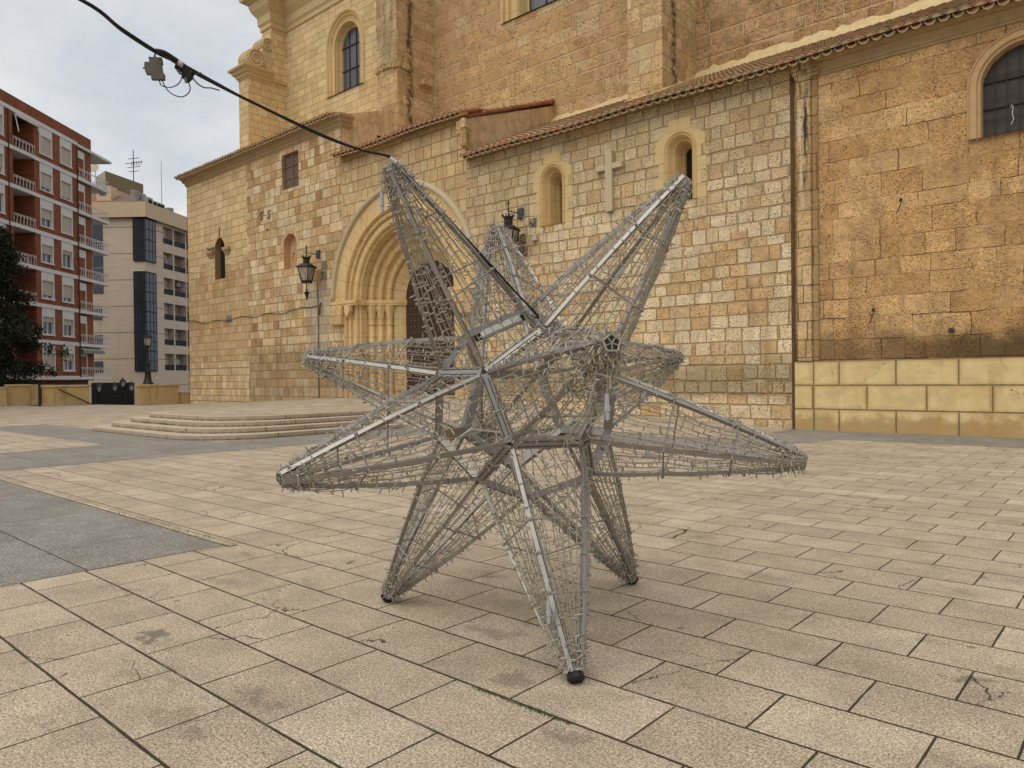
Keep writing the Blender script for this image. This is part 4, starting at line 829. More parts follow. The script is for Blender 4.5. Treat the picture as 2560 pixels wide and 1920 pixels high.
mb = MB(); mb.box(30, bal[0], -12, -1.6, 1.7, 23.9, fr); mb.box(bal[0] - .3, bal[1], -12, -.22, 1.7, 22.9, fr); mb.box(bal[0] - .35, bal[0], -1.7, -.005, 1.7, 23.2, fr); mb.build('wall', m_brick, red)
mb = MB(); mb.box(30, bal[1] - .3, -11.9, -.02, 23.0, 24.05, fr); mb.build('parapet', m_brick, red)
mb = MB(); mb.box(30, bal[1] - .3, -12, -.6, -3.3, 1.7, fr); mb.build('ground_floor', plain('dark_brown_shopfront', (.10, .065, .045), .7, var=.4, scale=2), red)
for k in range(8):
    z = 22.95 - 3 * k; mb = MB(); mb.box(30, bal[0], -.4, .06, z - .16, z + .16, fr); mb.build('floor_band', m_white, red)
    mb = MB(); mb.box(bal[0], (bal[2] if k else bal[2] + .6), -3.0, .06, z - .16, z + .06, fr); mb.build('balcony_slab', m_white, red)
def rail(a, b, o0, o1, z, skew=.25):                     # railing with slanted bars between two plan points
    mb = MB(); A, B = Vector(fr(a, o0, z)), Vector(fr(b, o1, z)); L = (B - A).length; k = max(2, int(L / .19)); up = Vector((0, 0, 1))
    for h in (.06, .9): mb.bar(A + up * h, B + up * h, .04)
    mb.bar(A + up * .78, B + up * .78, .025)
    for i in range(k + 1):
        f = i / k; g_ = min(1, max(0, f + (skew / L if i % 2 else -skew / L * .3))); mb.bar(A.lerp(B, f) + up * .06, A.lerp(B, g_) + up * .9, .02)
    return mb.build('railing', m_rail, red)
def window(a, b, zt, closed, par=red, f=None, h=2.25, panel=.75):
    f = f or fr; mb = MB(); zb = zt - h
    for x0, x1 in ((a - .02, a + .1), (b - .1, b + .02)): mb.box(x0, x1, -.25, .03, zb, zt - .02, f)
    mb.box(a - .06, b + .06, -.25, .08, zb - .07, zb + .02, f); mb.box(a + .1, b - .1, -.2, .02, zt - panel, zt - .02, f)
    o = mb.build('window', m_white, par)
    mb = MB(); mb.box(a + .1, b - .1, -.22, -.17, zb + .02, zt - panel, f); pn = mb.build('pane', m_glass, o)
    mb = MB()
    for q in (0, .48, .93): x = a + .1 + (b - a - .2) * q; mb.box(x, x + .09, -.17, -.12, zb + .02, zt - panel, f)
    mb.box(a + .1, b - .1, -.168, -.122, zb + .03, zb + .1, f); mb.build('sash', m_white, o)
    if closed > 0: mb = MB(); mb.box(a + .1, b - .1, -.11, -.08, zt - panel - (h - panel - .03) * closed, zt - panel, f); mb.build('shutter', m_shut, o)
cl1 = [0, .7, .1, .35, .3, .6, .1]; cl2 = [1, .8, .55, .5, .8, .3, 1]; cl3 = [1, .9, 1, .2, .75, .35, .4]
for k in range(7):
    z = Zt[k]
    for (a, b), c in zip(wins, (cl1[k], cl2[k], cl3[k])): window(a, b, z, c)
    for sg in (0, 1):                                    # loggia side walls
        s0 = logg[sg]; mb = MB(); mb.box(s0 - (.12 if not sg else 0), s0 + (.12 if sg else 0), -1.6, -.01, z - 2.86, z, fr); mb.build('loggia_wall', m_brick, red)
    fl = lambda s, o, zz: fr(s, o - 1.35, zz)
    window(logg[0] + .1, logg[0] + 1.0, z - .1, [.0, .2, .3, .3, .5, .4, .3][k], f=fl, h=2.5, panel=.7)
    mb = MB(); mb.box(logg[0], logg[1], -1.6, .1, z - 2.99, z - 2.85, fr); mb.build('loggia_floor', m_white, red)
    rail(logg[0], logg[1], .05, .05, z - 2.83)
    fb = lambda s, o, zz: fr(s, o - .2, zz)
    window(bal[0] + .25, bal[0] + 1.45, z - .2, [.5, .6, .0, .3, .4, .1, .0][k], f=fb, h=2.4, panel=.7)
    zf = z - 2.83 if k < 7 else 0
    rail(bal[0], bal[2] - .05, .03, .03, zf); rail(bal[2] - .05, bal[2] - .05, .03, -2.9, zf)
mb = MB(); mb.box(logg[0] + 1.3, logg[0] + 2.5, -.9, -.4, 10.95, 11.75, fr); ac = mb.build('air_conditioner', plain('grey_white_metal', (.34, .33, .31), .6), red, bevel=.03)
mb = MB(); c_ = Vector(fr(logg[0] + 1.75, -.39, 11.35)); mb.tube([c_, c_ + Vector((n_r.x, n_r.y, 0)) * .01], .3, 14); mb.build('fan', m_dark, ac)
def stripes(name, c1, c2, sc):
    m, t = mat(name); s = t.sep(t.pos()); u = t.m('ADD', t.m('MULTIPLY', s[0], -.667), t.m('MULTIPLY', s[1], .745)); t.out(t.mix(t.m('GREATER_THAN', t.m('FRACT', t.m('MULTIPLY', u, sc)), .5), c1, c2), .9); return m
m_awn = stripes('striped_awning', (.10, .12, .12), (.33, .33, .30), 2.2)
mb = MB(); mb.add([fr(bal[0] + .1, -.2, 4.72), fr(bal[1] + 1.0, -.2, 4.72), fr(bal[1] + 1.0, .25, 4.45), fr(bal[0] + .1, .25, 4.45), fr(bal[1] + 1.0, .25, 4.15), fr(bal[0] + .1, .25, 4.15)], [(0, 1, 2, 3), (3, 2, 4, 5)]); mb.build('awning', m_awn, red)
mb = MB(); mb.box(logg[0] + .2, logg[1] + .4, .02, .2, 22.55, 22.68, fr); mb.bar(fr(logg[0] + .2, .1, 22.6), fr(logg[0] + .1, .45, 21.2), .05); mb.bar(fr(logg[1] + .3, .1, 22.6), fr(logg[1] + .4, .5, 21.3), .05); mb.build('awning_arm', m_rail, red)
mb = MB(); mb.tube([fr(wins[0][1] + .45, .08, 22.8), fr(wins[0][1] + .45, .08, 2)], .05, 6); mb.build('drainpipe', m_iron, red)
mb = MB(); mb.tube([fr(bal[0] - .12, .1, 22.8), fr(bal[0] - .12, .1, 2)], .05, 6); mb.build('drainpipe', m_iron, red)
mb = MB(); P = fr(bal[1] - .2, -3, 24); mb.tube([P, (P[0], P[1], 25.3)], .03, 4)
for h in (24.7, 25.0, 25.25): mb.bar((P[0] - .4, P[1] - .4, h), (P[0] + .4, P[1] + .4, h), .03)
mb.build('roof_aerial', m_iron, red)

def mPanel():
    m, t = mat('pale_stone_cladding'); p = t.pos(); s = t.sep(p); b = t.new('ShaderNodeTexBrick'); u = t.m('ADD', t.m('MULTIPLY', s[0], .4), t.m('MULTIPLY', s[1], .9))
    t.put(b.inputs['Vector'], t.xyz(u, s[2], 0)); b.inputs['Scale'].default_value = 1; b.inputs['Brick Width'].default_value = .9; b.inputs['Row Height'].default_value = .3; b.inputs['Mortar Size'].default_value = .012
    t.put(b.inputs['Color1'], (.60, .49, .375)); t.put(b.inputs['Color2'], (.55, .45, .345)); t.put(b.inputs['Mortar'], (.46, .37, .285))
    c = t.mix(t.m('LESS_THAN', t.m('FRACT', t.m('DIVIDE', t.m('SUBTRACT', s[2], 1.1), 3.0)), .03), b.outputs[0], (.20, .17, .15)); c2 = streaks(t, c, .3, .5, .72, (.24, .20, .165), .8, .05); t.out(c2, .85, spec=.15); return m
m_panel = mPanel()
m_corn2 = plain('tan_cladding', (.56, .42, .275), .85, var=.15, scale=2)
m_curtain, t = mat('dark_curtain_glass'); t.out(t.mix(t.noise(t.pos(), .5, 3), (.012, .016, .022), (.035, .05, .07)), .12, spec=.6)
m_frame = plain('black_window_frame', (.012, .012, .013), .5)
bei = thing('office_building', 'beige clad block with tall dark glass corner bay, left of the church', 'building', (-86, 37, -3.3))
CP0 = Vector((-86.9, 35.3)); fl_ = frame(CP0, (.749, .6625)); fr2 = frame(CP0, (-.558, .841))
def hit(f, px, py=900):
    d = M3 @ Vector(((px - 1280) / 1840, -(py - 960) / 1840, -1)); k = (f.P.x * f.n.x + f.P.y * f.n.y) / (d.x * f.n.x + d.y * f.n.y)
    P = CAM + d * k; return (Vector((P.x, P.y)) - f.P).dot(f.d), P.z
mb = MB(); mb.box(-7, 0, -14, 0, -3.3, 20.2, fl_); mb.build('wall', m_panel, bei)
sR = lambda px: hit(fr2, px)[0]
cols_ = [(sR(412), sR(436)), (sR(439), sR(467)), (sR(470), sR(500))]
zf_ = hit(fr2, 412, 567)[1]
zz_ = [(zf_ - 3.02 * k, zf_ - 3.02 * k - 2.0) for k in range(6)]
hh = [[(a, z1), (a, z0), (b, z0), (b, z1)] for a, b in cols_ for z0, z1 in zz_]
wall('wall', [(0, -3.3), (cols_[-1][1] + 8, -3.3), (cols_[-1][1] + 8, 20.2), (0, 20.2)], hh, 0, m_panel, bei, f=lambda a, b: fr2(a, 0.01, b))
mb = MB(); mb.box(0, cols_[-1][1] + 8, -8, -1.5, -3.3, 20.2, fr2); mb.build('wall', m_cream, bei)
kk = 0
for (a, b) in cols_:
    for z0, z1 in zz_:
        mb = MB(); mb.box(a, b, -1.5, -.02, z1 - .12, z1, fr2); mb.box(a, b, -1.5, -.02, z0, z0 + .1, fr2); mb.box(a - .1, a, -1.5, -.02, z1, z0, fr2); mb.box(b, b + .1, -1.5, -.02, z1, z0, fr2); lo = mb.build('balcony', m_cream, bei)
        mb = MB(); mb.box(a, b, -.12, -.08, z1 + .05, z1 + .62, fr2); mb.box(a, b, -.14, -.06, z1 + .62, z1 + .68, fr2)
        for q in range(6): x = a + (b - a) * q / 5; mb.box(x - .02, x + .02, -.07, -.05, z1 + .05, z1 + .66, fr2)
        mb.build('railing', m_frame, lo)
        mb = MB(); x = a + (b - a) * rnd.choice((.1, .45, .55)); mb.box(x, x + (b - a) * .38, -1.48, -1.44, z1, z1 + 1.75, fr2); mb.build('pane', m_curtain, lo)
        if rnd.random() < .55:
            mb = MB(); x = a + (b - a) * rnd.uniform(.15, .6); zc = z1 + rnd.choice((.75, 1.35)); mb.box(x, x + .9, -.9, -.5, zc, zc + .6, fr2); mb.build('air_conditioner', plain('ac_grey', (.33, .32, .30), .6) if kk == 0 else bpy.data.materials['ac_grey'], lo); kk = 1
sL = lambda px: (px - 366) / 1840 * 84
for z0, z1, nr_ in ((15.3, 20.15, 2), (2.75, 14.0, 5)):    # glass corner bay, upper and lower
    mb = MB(); mb.box(sL(339), .12, -.3, .12, z0, z1, fl_); mb.box(-.12, sR(391), -.3, .12, z0, z1, fr2); gb = mb.build('glass_bay', m_curtain, bei)
    mb = MB()
    for i in range(nr_ * 2 + 1):
        z = z0 + (z1 - z0) * i / (nr_ * 2) - .05; mb.box(sL(339), .15, .12, .145, z, z + (.1 if i % 2 else .16), fl_); mb.box(-.15, sR(391), .12, .145, z, z + (.1 if i % 2 else .16), fr2)
    for q in (0, .35, .7, 1): x = sL(339) + (-sL(339)) * q; mb.box(x - .05, x + .05, .12, .14, z0, z1, fl_); x = sR(391) * q; mb.box(x - .05, x + .05, .12, .14, z0, z1, fr2)
    mb.build('mullions', m_frame, gb)
mb = MB(); mb.box(-8, .5, -10, .5, 20.2, 21.9, fl_); mb.box(-.5, cols_[-1][1] + 8, -6, .5, 20.2, 21.9, fr2); mb.build('cornice', m_corn2, bei)
for k in range(6):                                       # dark stair windows in the recessed strip
    z = 17.6 - 3 * k; mb = MB(); x0, x1 = sL(236), sL(262 if k < 3 else 258); mb.box(x0, x1, .0, .04, z, z + (2.9 if k < 3 else 1.3), fl_); mb.build('window', m_curtain, bei)
mb = MB(); mb.box(sL(228), sL(334), -.02, .06, -3.2, 1.45, fl_); mb.build('garage_opening', m_dark, bei)
mb = MB(); mb.box(-12, sL(228), -3, -.5, -3.3, 20.2, fl_); mb.build('wall', m_panel, bei)
for i, (px, h) in enumerate(((390, 1.1), (402, .9), (412, .9), (420, .9))):
    x = sR(px); mb = MB(); mb.box(x, x + 1.1, -1.6, -.8, 22.0, 22.0 + h, fr2); a_ = mb.build('air_conditioner', bpy.data.materials['ac_grey'], bei, bevel=.04)
    c_ = Vector(fr2(x + .55, -.79, 22.0 + h / 2)); mb = MB(); mb.tube([c_, c_ + Vector((fr2.n.x, fr2.n.y, 0)) * .02], .34, 12); mb.build('fan', m_dark, a_)
for px, h in ((384, 2.0), (399, 1.9), (434, 1.4), (466, 1.5)):
    x = sR(px); P = fr2(x, -2.0, 21.6); mb = MB(); mb.box(x - .6, x + .6, -2.6, -1.4, 21.8, 21.8 + h * .45, fr2); mb.lathe([(.5, h * .4), (.5, h), (.45, h + .05)], P, 14); mb.build('chimney_vent', plain('vent_metal', (.25, .22, .19), .6), bei)
P = fr2(sR(448), -2, 21.9); mb = MB(); mb.tube([P, (P[0], P[1], 28.6)], [.04, .02], 5); mb.build('mast', m_iron, bei)
mb = MB()                                               # low tiled hip roof
A = [fl_(-12, -.2, 21.9), fl_(.2, -.2, 21.9), fl_(.2, -11, 21.9), fl_(-12, -11, 21.9)]; B = [fl_(-7.5, -4.5, 24.4), fl_(-5.0, -4.5, 24.4)]
mb.add(A + B, [(0, 1, 5, 4), (1, 2, 5), (2, 3, 4, 5), (3, 0, 4)]); hip = mb.build('roof', plain('brown_tiles', (.17, .11, .08), .9, var=.4, scale=3), bei)
mb = MB(); mb.box(-6.1, -4.4, -2.6, -1.2, 22.3, 24.2, fl_); dm = mb.build('dormer', m_corn2, hip)
mb = MB(); mb.box(-5.7, -5.0, -1.2, -1.15, 23.1, 23.9, fl_); mb.build('pane', m_glass, dm)
P = fl_(-5.8, -.6, 25.9); mb = MB(); mb.lathe([(.02, 0), (.35, .1), (.55, .28)], (0, 0, 0), 16); d_ = Matrix.Rotation(R(70), 3, Vector((1, .8, 0)))
mb.v = [tuple(Vector(P) + d_ @ Vector(v)) for v in mb.v]; mb.tube([P, (P[0], P[1], 24)], .04, 5); mb.build('satellite_dish', m_cream, bei)
oli = thing('apartment_building', 'plain olive rendered block with a roof aerial rising behind the beige block', 'building', (-108, 42, -3.3))
def dpt(px, py, tt): return CAM + (M3 @ Vector(((px - 1280) / 1840, -(py - 960) / 1840, -1))) * tt
c0, c1, c2 = dpt(263, 427, 98), dpt(358, 453, 105), dpt(238, 424, 101)
m_olive = plain('olive_render', (.20, .155, .085), .9, var=.25, scale=.6); m_pale = plain('pale_render', (.38, .33, .26), .9, var=.2, scale=.8)
mb = MB(); q = [(c2.x, c2.y), (c0.x, c0.y), (c1.x, c1.y), (c1.x - 13, c1.y + 3), (c2.x - 8, c2.y + 9)]
mb.prism(q, lambda a, b: (a, b, -3.3), lambda a, b: (a, b, c0.z)); mb.mi = [1 if i == 2 else 0 for i in range(len(mb.f))]; mb.build('wall', [m_olive, m_pale], oli)
mb = MB(); P = dpt(334, 446, 104); P.z = c0.z; mb.tube([P, P + Vector((0, 0, 4.6))], .06, 5)
for h, l in ((1.6, .9), (2.2, 1.2), (2.8, 1.6), (3.4, 1.0)): v = Vector((.75, .66, .1)) * l * .7; mb.bar(P + Vector((0, 0, h)) - v, P + Vector((0, 0, h)) + v * 1.2, .07)
for k in range(5): v = Vector((.75, .66, .1)) * (k * .3 - .2) * 1.1; mb.bar(P + Vector((0, 0, 2.4)) + v, P + Vector((0, 0, 3.0)) + v, .06)
mb.build('roof_aerial', m_iron, oli)

# ------------------------------------------------------------------ terrace walls, lamps, tree
def mTerr():
    m, t = mat('ochre_terrace_render'); p = t.pos(); n = t.noise(p, 2.2, 6, .65); c = t.mix(n, (.43, .285, .11), (.57, .42, .205)); c = streaks(t, c, .5, .48, .68, (.22, .15, .07), 2.2, .4); c = t.mix(t.m('MULTIPLY', zband(t, -1, .3, .1, .15), .5), c, (.45, .35, .22)); t.out(c, .9, n, .01); return m
m_terr = mTerr()
TG = 'ochre parapet walls along the terrace edge'
def parapet(label, x, y0, y1, h, pillar):
    o = thing('parapet_wall', label, 'wall', (x, (y0 + y1) / 2, 0), TG)
    mb = MB(); mb.box(x - .32, x, y0 + (.55 if pillar else 0), y1, 0, h - .14); mb.build('wall', m_terr, o, bevel=.015)
    mb = MB(); mb.box(x - .38, x + .06, y0 + (.6 if pillar else -.04), y1 + .05, h - .14, h); mb.build('coping', m_terr, o, bevel=.02)
    if pillar: 
        mb = MB(); mb.box(x - .5, x + .05, y0, y0 + .58, .0, h - .16); mb.box(x - .53, x + .08, y0 - .03, y0 + .61, 0, .16); mb.box(x - .56, x + .12, y0 - .06, y0 + .64, h - .16, h + .02); mb.build('pillar', m_terr, o, bevel=.015)
    return o
parapet('low ochre parapet wall in front of the dark conifer at the left edge', -58.2, 14.5, 15.9, 1.45, False)
o = thing('parapet_wall', 'short lower ochre wall end cut off by the left edge of the photo', 'wall', (-57.9, 13.5, 0), TG)
mb = MB(); mb.box(-58.2, -57.8, 12, 14.45, 0, 1.2); mb.build('wall', m_terr, o, bevel=.015); mb = MB(); mb.box(-58.25, -57.74, 12, 14.5, 1.2, 1.3); mb.build('coping', m_terr, o, bevel=.015)
mb = MB(); mb.box(-58.3, -57.9, 15.9, 16.3, 0, 1.42); mb.build('pillar', m_terr, bpy.data.objects['parapet_wall'], bevel=.02)
parapet('ochre parapet wall with a pillar and sloping dark stair handrail', -54.7, 15.75, 18.45, 1.38, True)
parapet('ochre parapet wall carrying the tall black street lamp, beside the church corner', -50.0, 19.85, 22.4, 1.37, True)
o = thing('parapet_wall', 'low plain ochre wall stub touching the left corner of the church', 'wall', (-50, 23, 0), TG)
mb = MB(); mb.box(-50.4, -50.08, 22.46, 24.6, 0, .75); mb.build('wall', m_terr, o, bevel=.01); mb = MB(); mb.box(-50.42, -50.04, 22.46, 24.6, .75, .8); mb.build('coping', m_terr, o, bevel=.01)
mb = MB(); mb.bar((-54.55, 16.5, 1.12), (-54.55, 18.5, .05), .09, .07); tag(mb.build('handrail', m_iron), 'rusty brown handrail sloping down the ochre stair wall', 'handrail')
mb = MB()
for i in range(8): y = 15.05 + i * .09 + 1.35; mb.bar((-58.4, y, -.2), (-58.4, y, 1.15), .03)
mb.bar((-58.4, 16.35, 1.1), (-58.4, 17.1, 1.1), .04); mb.bar((-58.4, 16.35, .1), (-58.4, 17.1, .1), .04); tag(mb.build('iron_gate', m_iron), 'dark iron bar gate between the two left ochre parapet walls', 'gate')
SL = 'street lamps by the terrace'
m_lamppane, t = mat('milky_lamp_pane'); t.out((.46, .44, .40), .4)
def lamp_head(x, y, z, o, k=1.0):
    mb = MB()
    for q in range(4):
        a = R(45 + 90 * q); b = R(135 + 90 * q); ra, rb = .26 * k, .15 * k
        mb.bar((x + ra * math.cos(a), y + ra * math.sin(a), z + .5 * k), (x + rb * math.cos(a), y + rb * math.sin(a), z), .03 * k)
        mb.bar((x + ra * math.cos(a), y + ra * math.sin(a), z + .5 * k), (x + ra * math.cos(b), y + ra * math.sin(b), z + .5 * k), .04 * k)
    mb.lathe([(.36 * k, .5 * k), (.3 * k, .56 * k), (.2 * k, .68 * k), (.1 * k, .74 * k), (.09 * k, .8 * k), (.03 * k, .86 * k), (.03 * k, .95 * k)], (x, y, z), 4, R(45)); mb.lathe([(.06 * k, -.1 * k), (.17 * k, -.02 * k), (.15 * k, .02 * k)], (x, y, z), 8)
    mb.build('lamp_head', m_black, o)
    mb = MB(); A = [(x + .24 * k * math.cos(R(45 + 90 * q)), y + .24 * k * math.sin(R(45 + 90 * q)), z + .49 * k) for q in range(4)]; B = [(x + .135 * k * math.cos(R(45 + 90 * q)), y + .135 * k * math.sin(R(45 + 90 * q)), z + .02 * k) for q in range(4)]; mb.strip(A, B, True); mb.build('lamp_pane', m_lamppane, o)
def lamp(label, x, y, z, h, heads, k=1.0):
    o = thing('street_lamp', label, 'street lamp', (x, y, z), SL)
    mb = MB(); mb.lathe([(.34 * k, 0), (.34 * k, .1), (.26 * k, .16), (.2 * k, .5), (.17 * k, .8), (.22 * k, .85), (.15 * k, .95), (.12 * k, 1.3), (.16 * k, 1.35), (.09 * k, 1.45), (.06 * k, h - .2), (.1 * k, h - .15), (.05 * k, h - .05)], (x, y, z), 12); mb.build('post', m_black, o, smooth=True)
    if heads == 1: lamp_head(x, y, z + h, o, k)
    else:
        lamp_head(x, y, z + h + .35, o, k)
        for sg in (-1, 1):
            dx, dy = .749 * sg * .7, .6625 * sg * .7; mb = MB(); mb.tube([(x, y, z + h - .4), (x + dx * .5, y + dy * .5, z + h - .5), (x + dx, y + dy, z + h - .35), (x + dx, y + dy, z + h - .1)], .035, 5); mb.build('arm', m_black, o); lamp_head(x + dx, y + dy, z + h, o, k)
lamp('tall black cast iron street lamp standing on the ochre wall beside the church', -50.25, 20.5, 1.37, 2.55, 1, 1.0)
lamp('small single headed black street lamp in front of the dark garage opening', -70.4, 24.5, -3.3, 4.0, 1, .95)
lamp('three headed black street lamp in front of the dark garage opening', -65.6, 24.7, -3.3, 4.1, 3, .85)

def tree(label, x, y, z, h, r, seed, nleaf):
    rg = random.Random(seed); o = thing('conifer_tree', label, 'tree', (x, y, z)); mb = MB(); tips = []
    tr = [(x + .25 * math.sin(i * .7 + seed), y + .2 * math.cos(i * .9), z + h * i / 10 * .97) for i in range(11)]
    mb.tube(tr, [.34 * (1 - i / 10.6) for i in range(11)], 8)
    for i in range(70):
        f = rg.uniform(.24, .98) ** .9; a = rg.uniform(0, 6.283); ln = r * (.42 + .5 * math.sin(math.pi * min(1, f * .95 + .02))) * (1 - .72 * max(0, f - .45) / .55) * rg.uniform(.55, 1.15) * (.75 + .35 * math.sin(f * 13 + a * 2)); b = Vector((x, y, z + h * f)); d = Vector((math.cos(a), math.sin(a), rg.uniform(.05, .5)))
        p1 = b + d * ln * .5; p2 = b + Vector((d.x, d.y, d.z * .5)) * ln + Vector((0, 0, -.15 * ln)); mb.tube([b, p1, p2], [.07 * (1 - f * .6), .045, .015], 5)
        tips += [(b.lerp(p1, .7), .35), (p1, .5), (p1.lerp(p2, .5), .55), (p2, .45)]
    mb.build('trunk', plain('dark_bark', (.06, .045, .032), .95, var=.4, scale=8), o)
    mb = MB(); per = nleaf // len(tips)
    for c, rr in tips:
        rr *= rg.uniform(.7, 1.3); tn = rg.random()
        for k in range(int(per * rg.uniform(.5, 1.5))):
            v = Vector((rg.gauss(0, .5), rg.gauss(0, .5), rg.gauss(-.15, .55))) * rr; p = c + v; d = Vector((rg.gauss(0, .5), rg.gauss(0, .5), rg.gauss(-.35, .5))).normalized(); w_ = d.orthogonal().normalized(); w_.rotate(Matrix.Rotation(rg.uniform(0, 6.28), 3, d)); l = rg.uniform(.12, .3); ww = l * .2
            mb.add([p - w_ * ww, p + d * l * .5 - w_ * ww * .9 , p + d * l, p + w_ * ww], [(0, 1, 2, 3)], min(1, max(0, tn * .6 + rg.random() * .4)))
    m, t = mat('conifer_needles'); a = t.new('ShaderNodeAttribute', attribute_name='tint').outputs['Fac']
    t.out(t.ramp(a, [(0, (.014, .017, .011)), (.5, (.026, .032, .018)), (1, (.055, .058, .030))]), .8, spec=.15); mb.build('crown', m, o, fix=False)
tree('dark drooping conifer in front of the red brick block at the left edge', -62.4, 15.5, -3.3, 15.9, 3.3, 5, 36000)

# ------------------------------------------------------------------ the wire star (twelve pentagonal spikes on a twelve-sided frame)
SC = Vector((-3.172, 3.735, 1.391)); SRad = 1.74982
ideal = {1: (-3.301, 2.681, 2.781), 2: (-2.195, 4.151, 2.781), 3: (-4.021, 4.373, 2.781), 4: (-4.754, 3.062, 1.719), 5: (-3.38, 2.029, 1.062), 6: (-1.798, 2.702, 1.719), 7: (-2.965, 5.441, 1.719), 8: (-1.591, 4.408, 1.062), 9: (-4.15, 3.319, 0), 10: (-2.323, 3.097, 0), 11: (-3.044, 4.79, 0), 12: (-4.546, 4.768, 1.062)}
real = {1: (-3.289, 2.691, 2.783), 2: (-2.21, 4.138, 2.786), 3: (-4.027, 4.368, 2.781), 4: (-4.745, 3.07, 1.729), 5: (-3.38, 2.029, 1.062), 6: (-1.804, 2.698, 1.714), 7: (-2.973, 5.434, 1.724), 8: (-1.589, 4.41, 1.053), 9: (-4.085, 3.28, .045), 10: (-2.262, 3.02, .052), 11: (-3.012, 4.745, .045), 12: (-4.546, 4.768, 1.062)}
ideal = {k: Vector(v) for k, v in ideal.items()}; real = {k: Vector(v) for k, v in real.items()}
U = {k: (v - SC).normalized() for k, v in ideal.items()}
tri = [(a, b, c) for a in U for b in U for c in U if a < b < c and U[a].dot(U[b]) > .3 and U[a].dot(U[c]) > .3 and U[b].dot(U[c]) > .3]
CV = {q: SC + (U[q[0]] + U[q[1]] + U[q[2]]).normalized() * SRad * .359 for q in tri}
def mAlu():
    m, t = mat('dusty_aluminium'); p = t.pos(); n = t.noise(p, 18, 5, .65); n2 = t.noise(t.vm('MULTIPLY', p, (1, 1, 1)), 3, 4)
    t.out(t.mix(n2, (.255, .243, .22), (.40, .385, .358)), t.m('MULTIPLY_ADD', n, .2, .30), None, 0, .8, .5); return m
m_alu = mAlu()
m_ring = plain('dull_ring_wire', (.30, .28, .25), .45, metal=.6)
m_alud = plain('dark_groove', (.05, .045, .04), .7, metal=.3)
m_string, t = mat('light_string_pvc'); n_ = t.noise(t.pos(), 25, 2); t.out(t.mix(n_, (.19, .16, .115), (.40, .355, .28)), .38, spec=.5)
m_led, t = mat('clear_led_caps'); n_ = t.noise(t.pos(), 30, 2); t.out(t.mix(n_, (.32, .285, .22), (.57, .53, .45)), .22, spec=.6, trans=.25)
m_rubber = plain('black_rubber', (.012, .012, .012), .6)
m_plug = plain('grey_plug', (.36, .38, .39), .5, var=.15)
star = thing('star_decoration', 'large unlit twelve pointed star of aluminium frames wound with clear light strings', 'christmas decoration', (SC.x, SC.y, 0))
rs = random.Random(42)
def face_pt(cs, ring, s, f, i):
    a = cs[i].lerp(cs[(i + 1) % 5], s); b = ring[i].lerp(ring[(i + 1) % 5], s); return a.lerp(b, f)
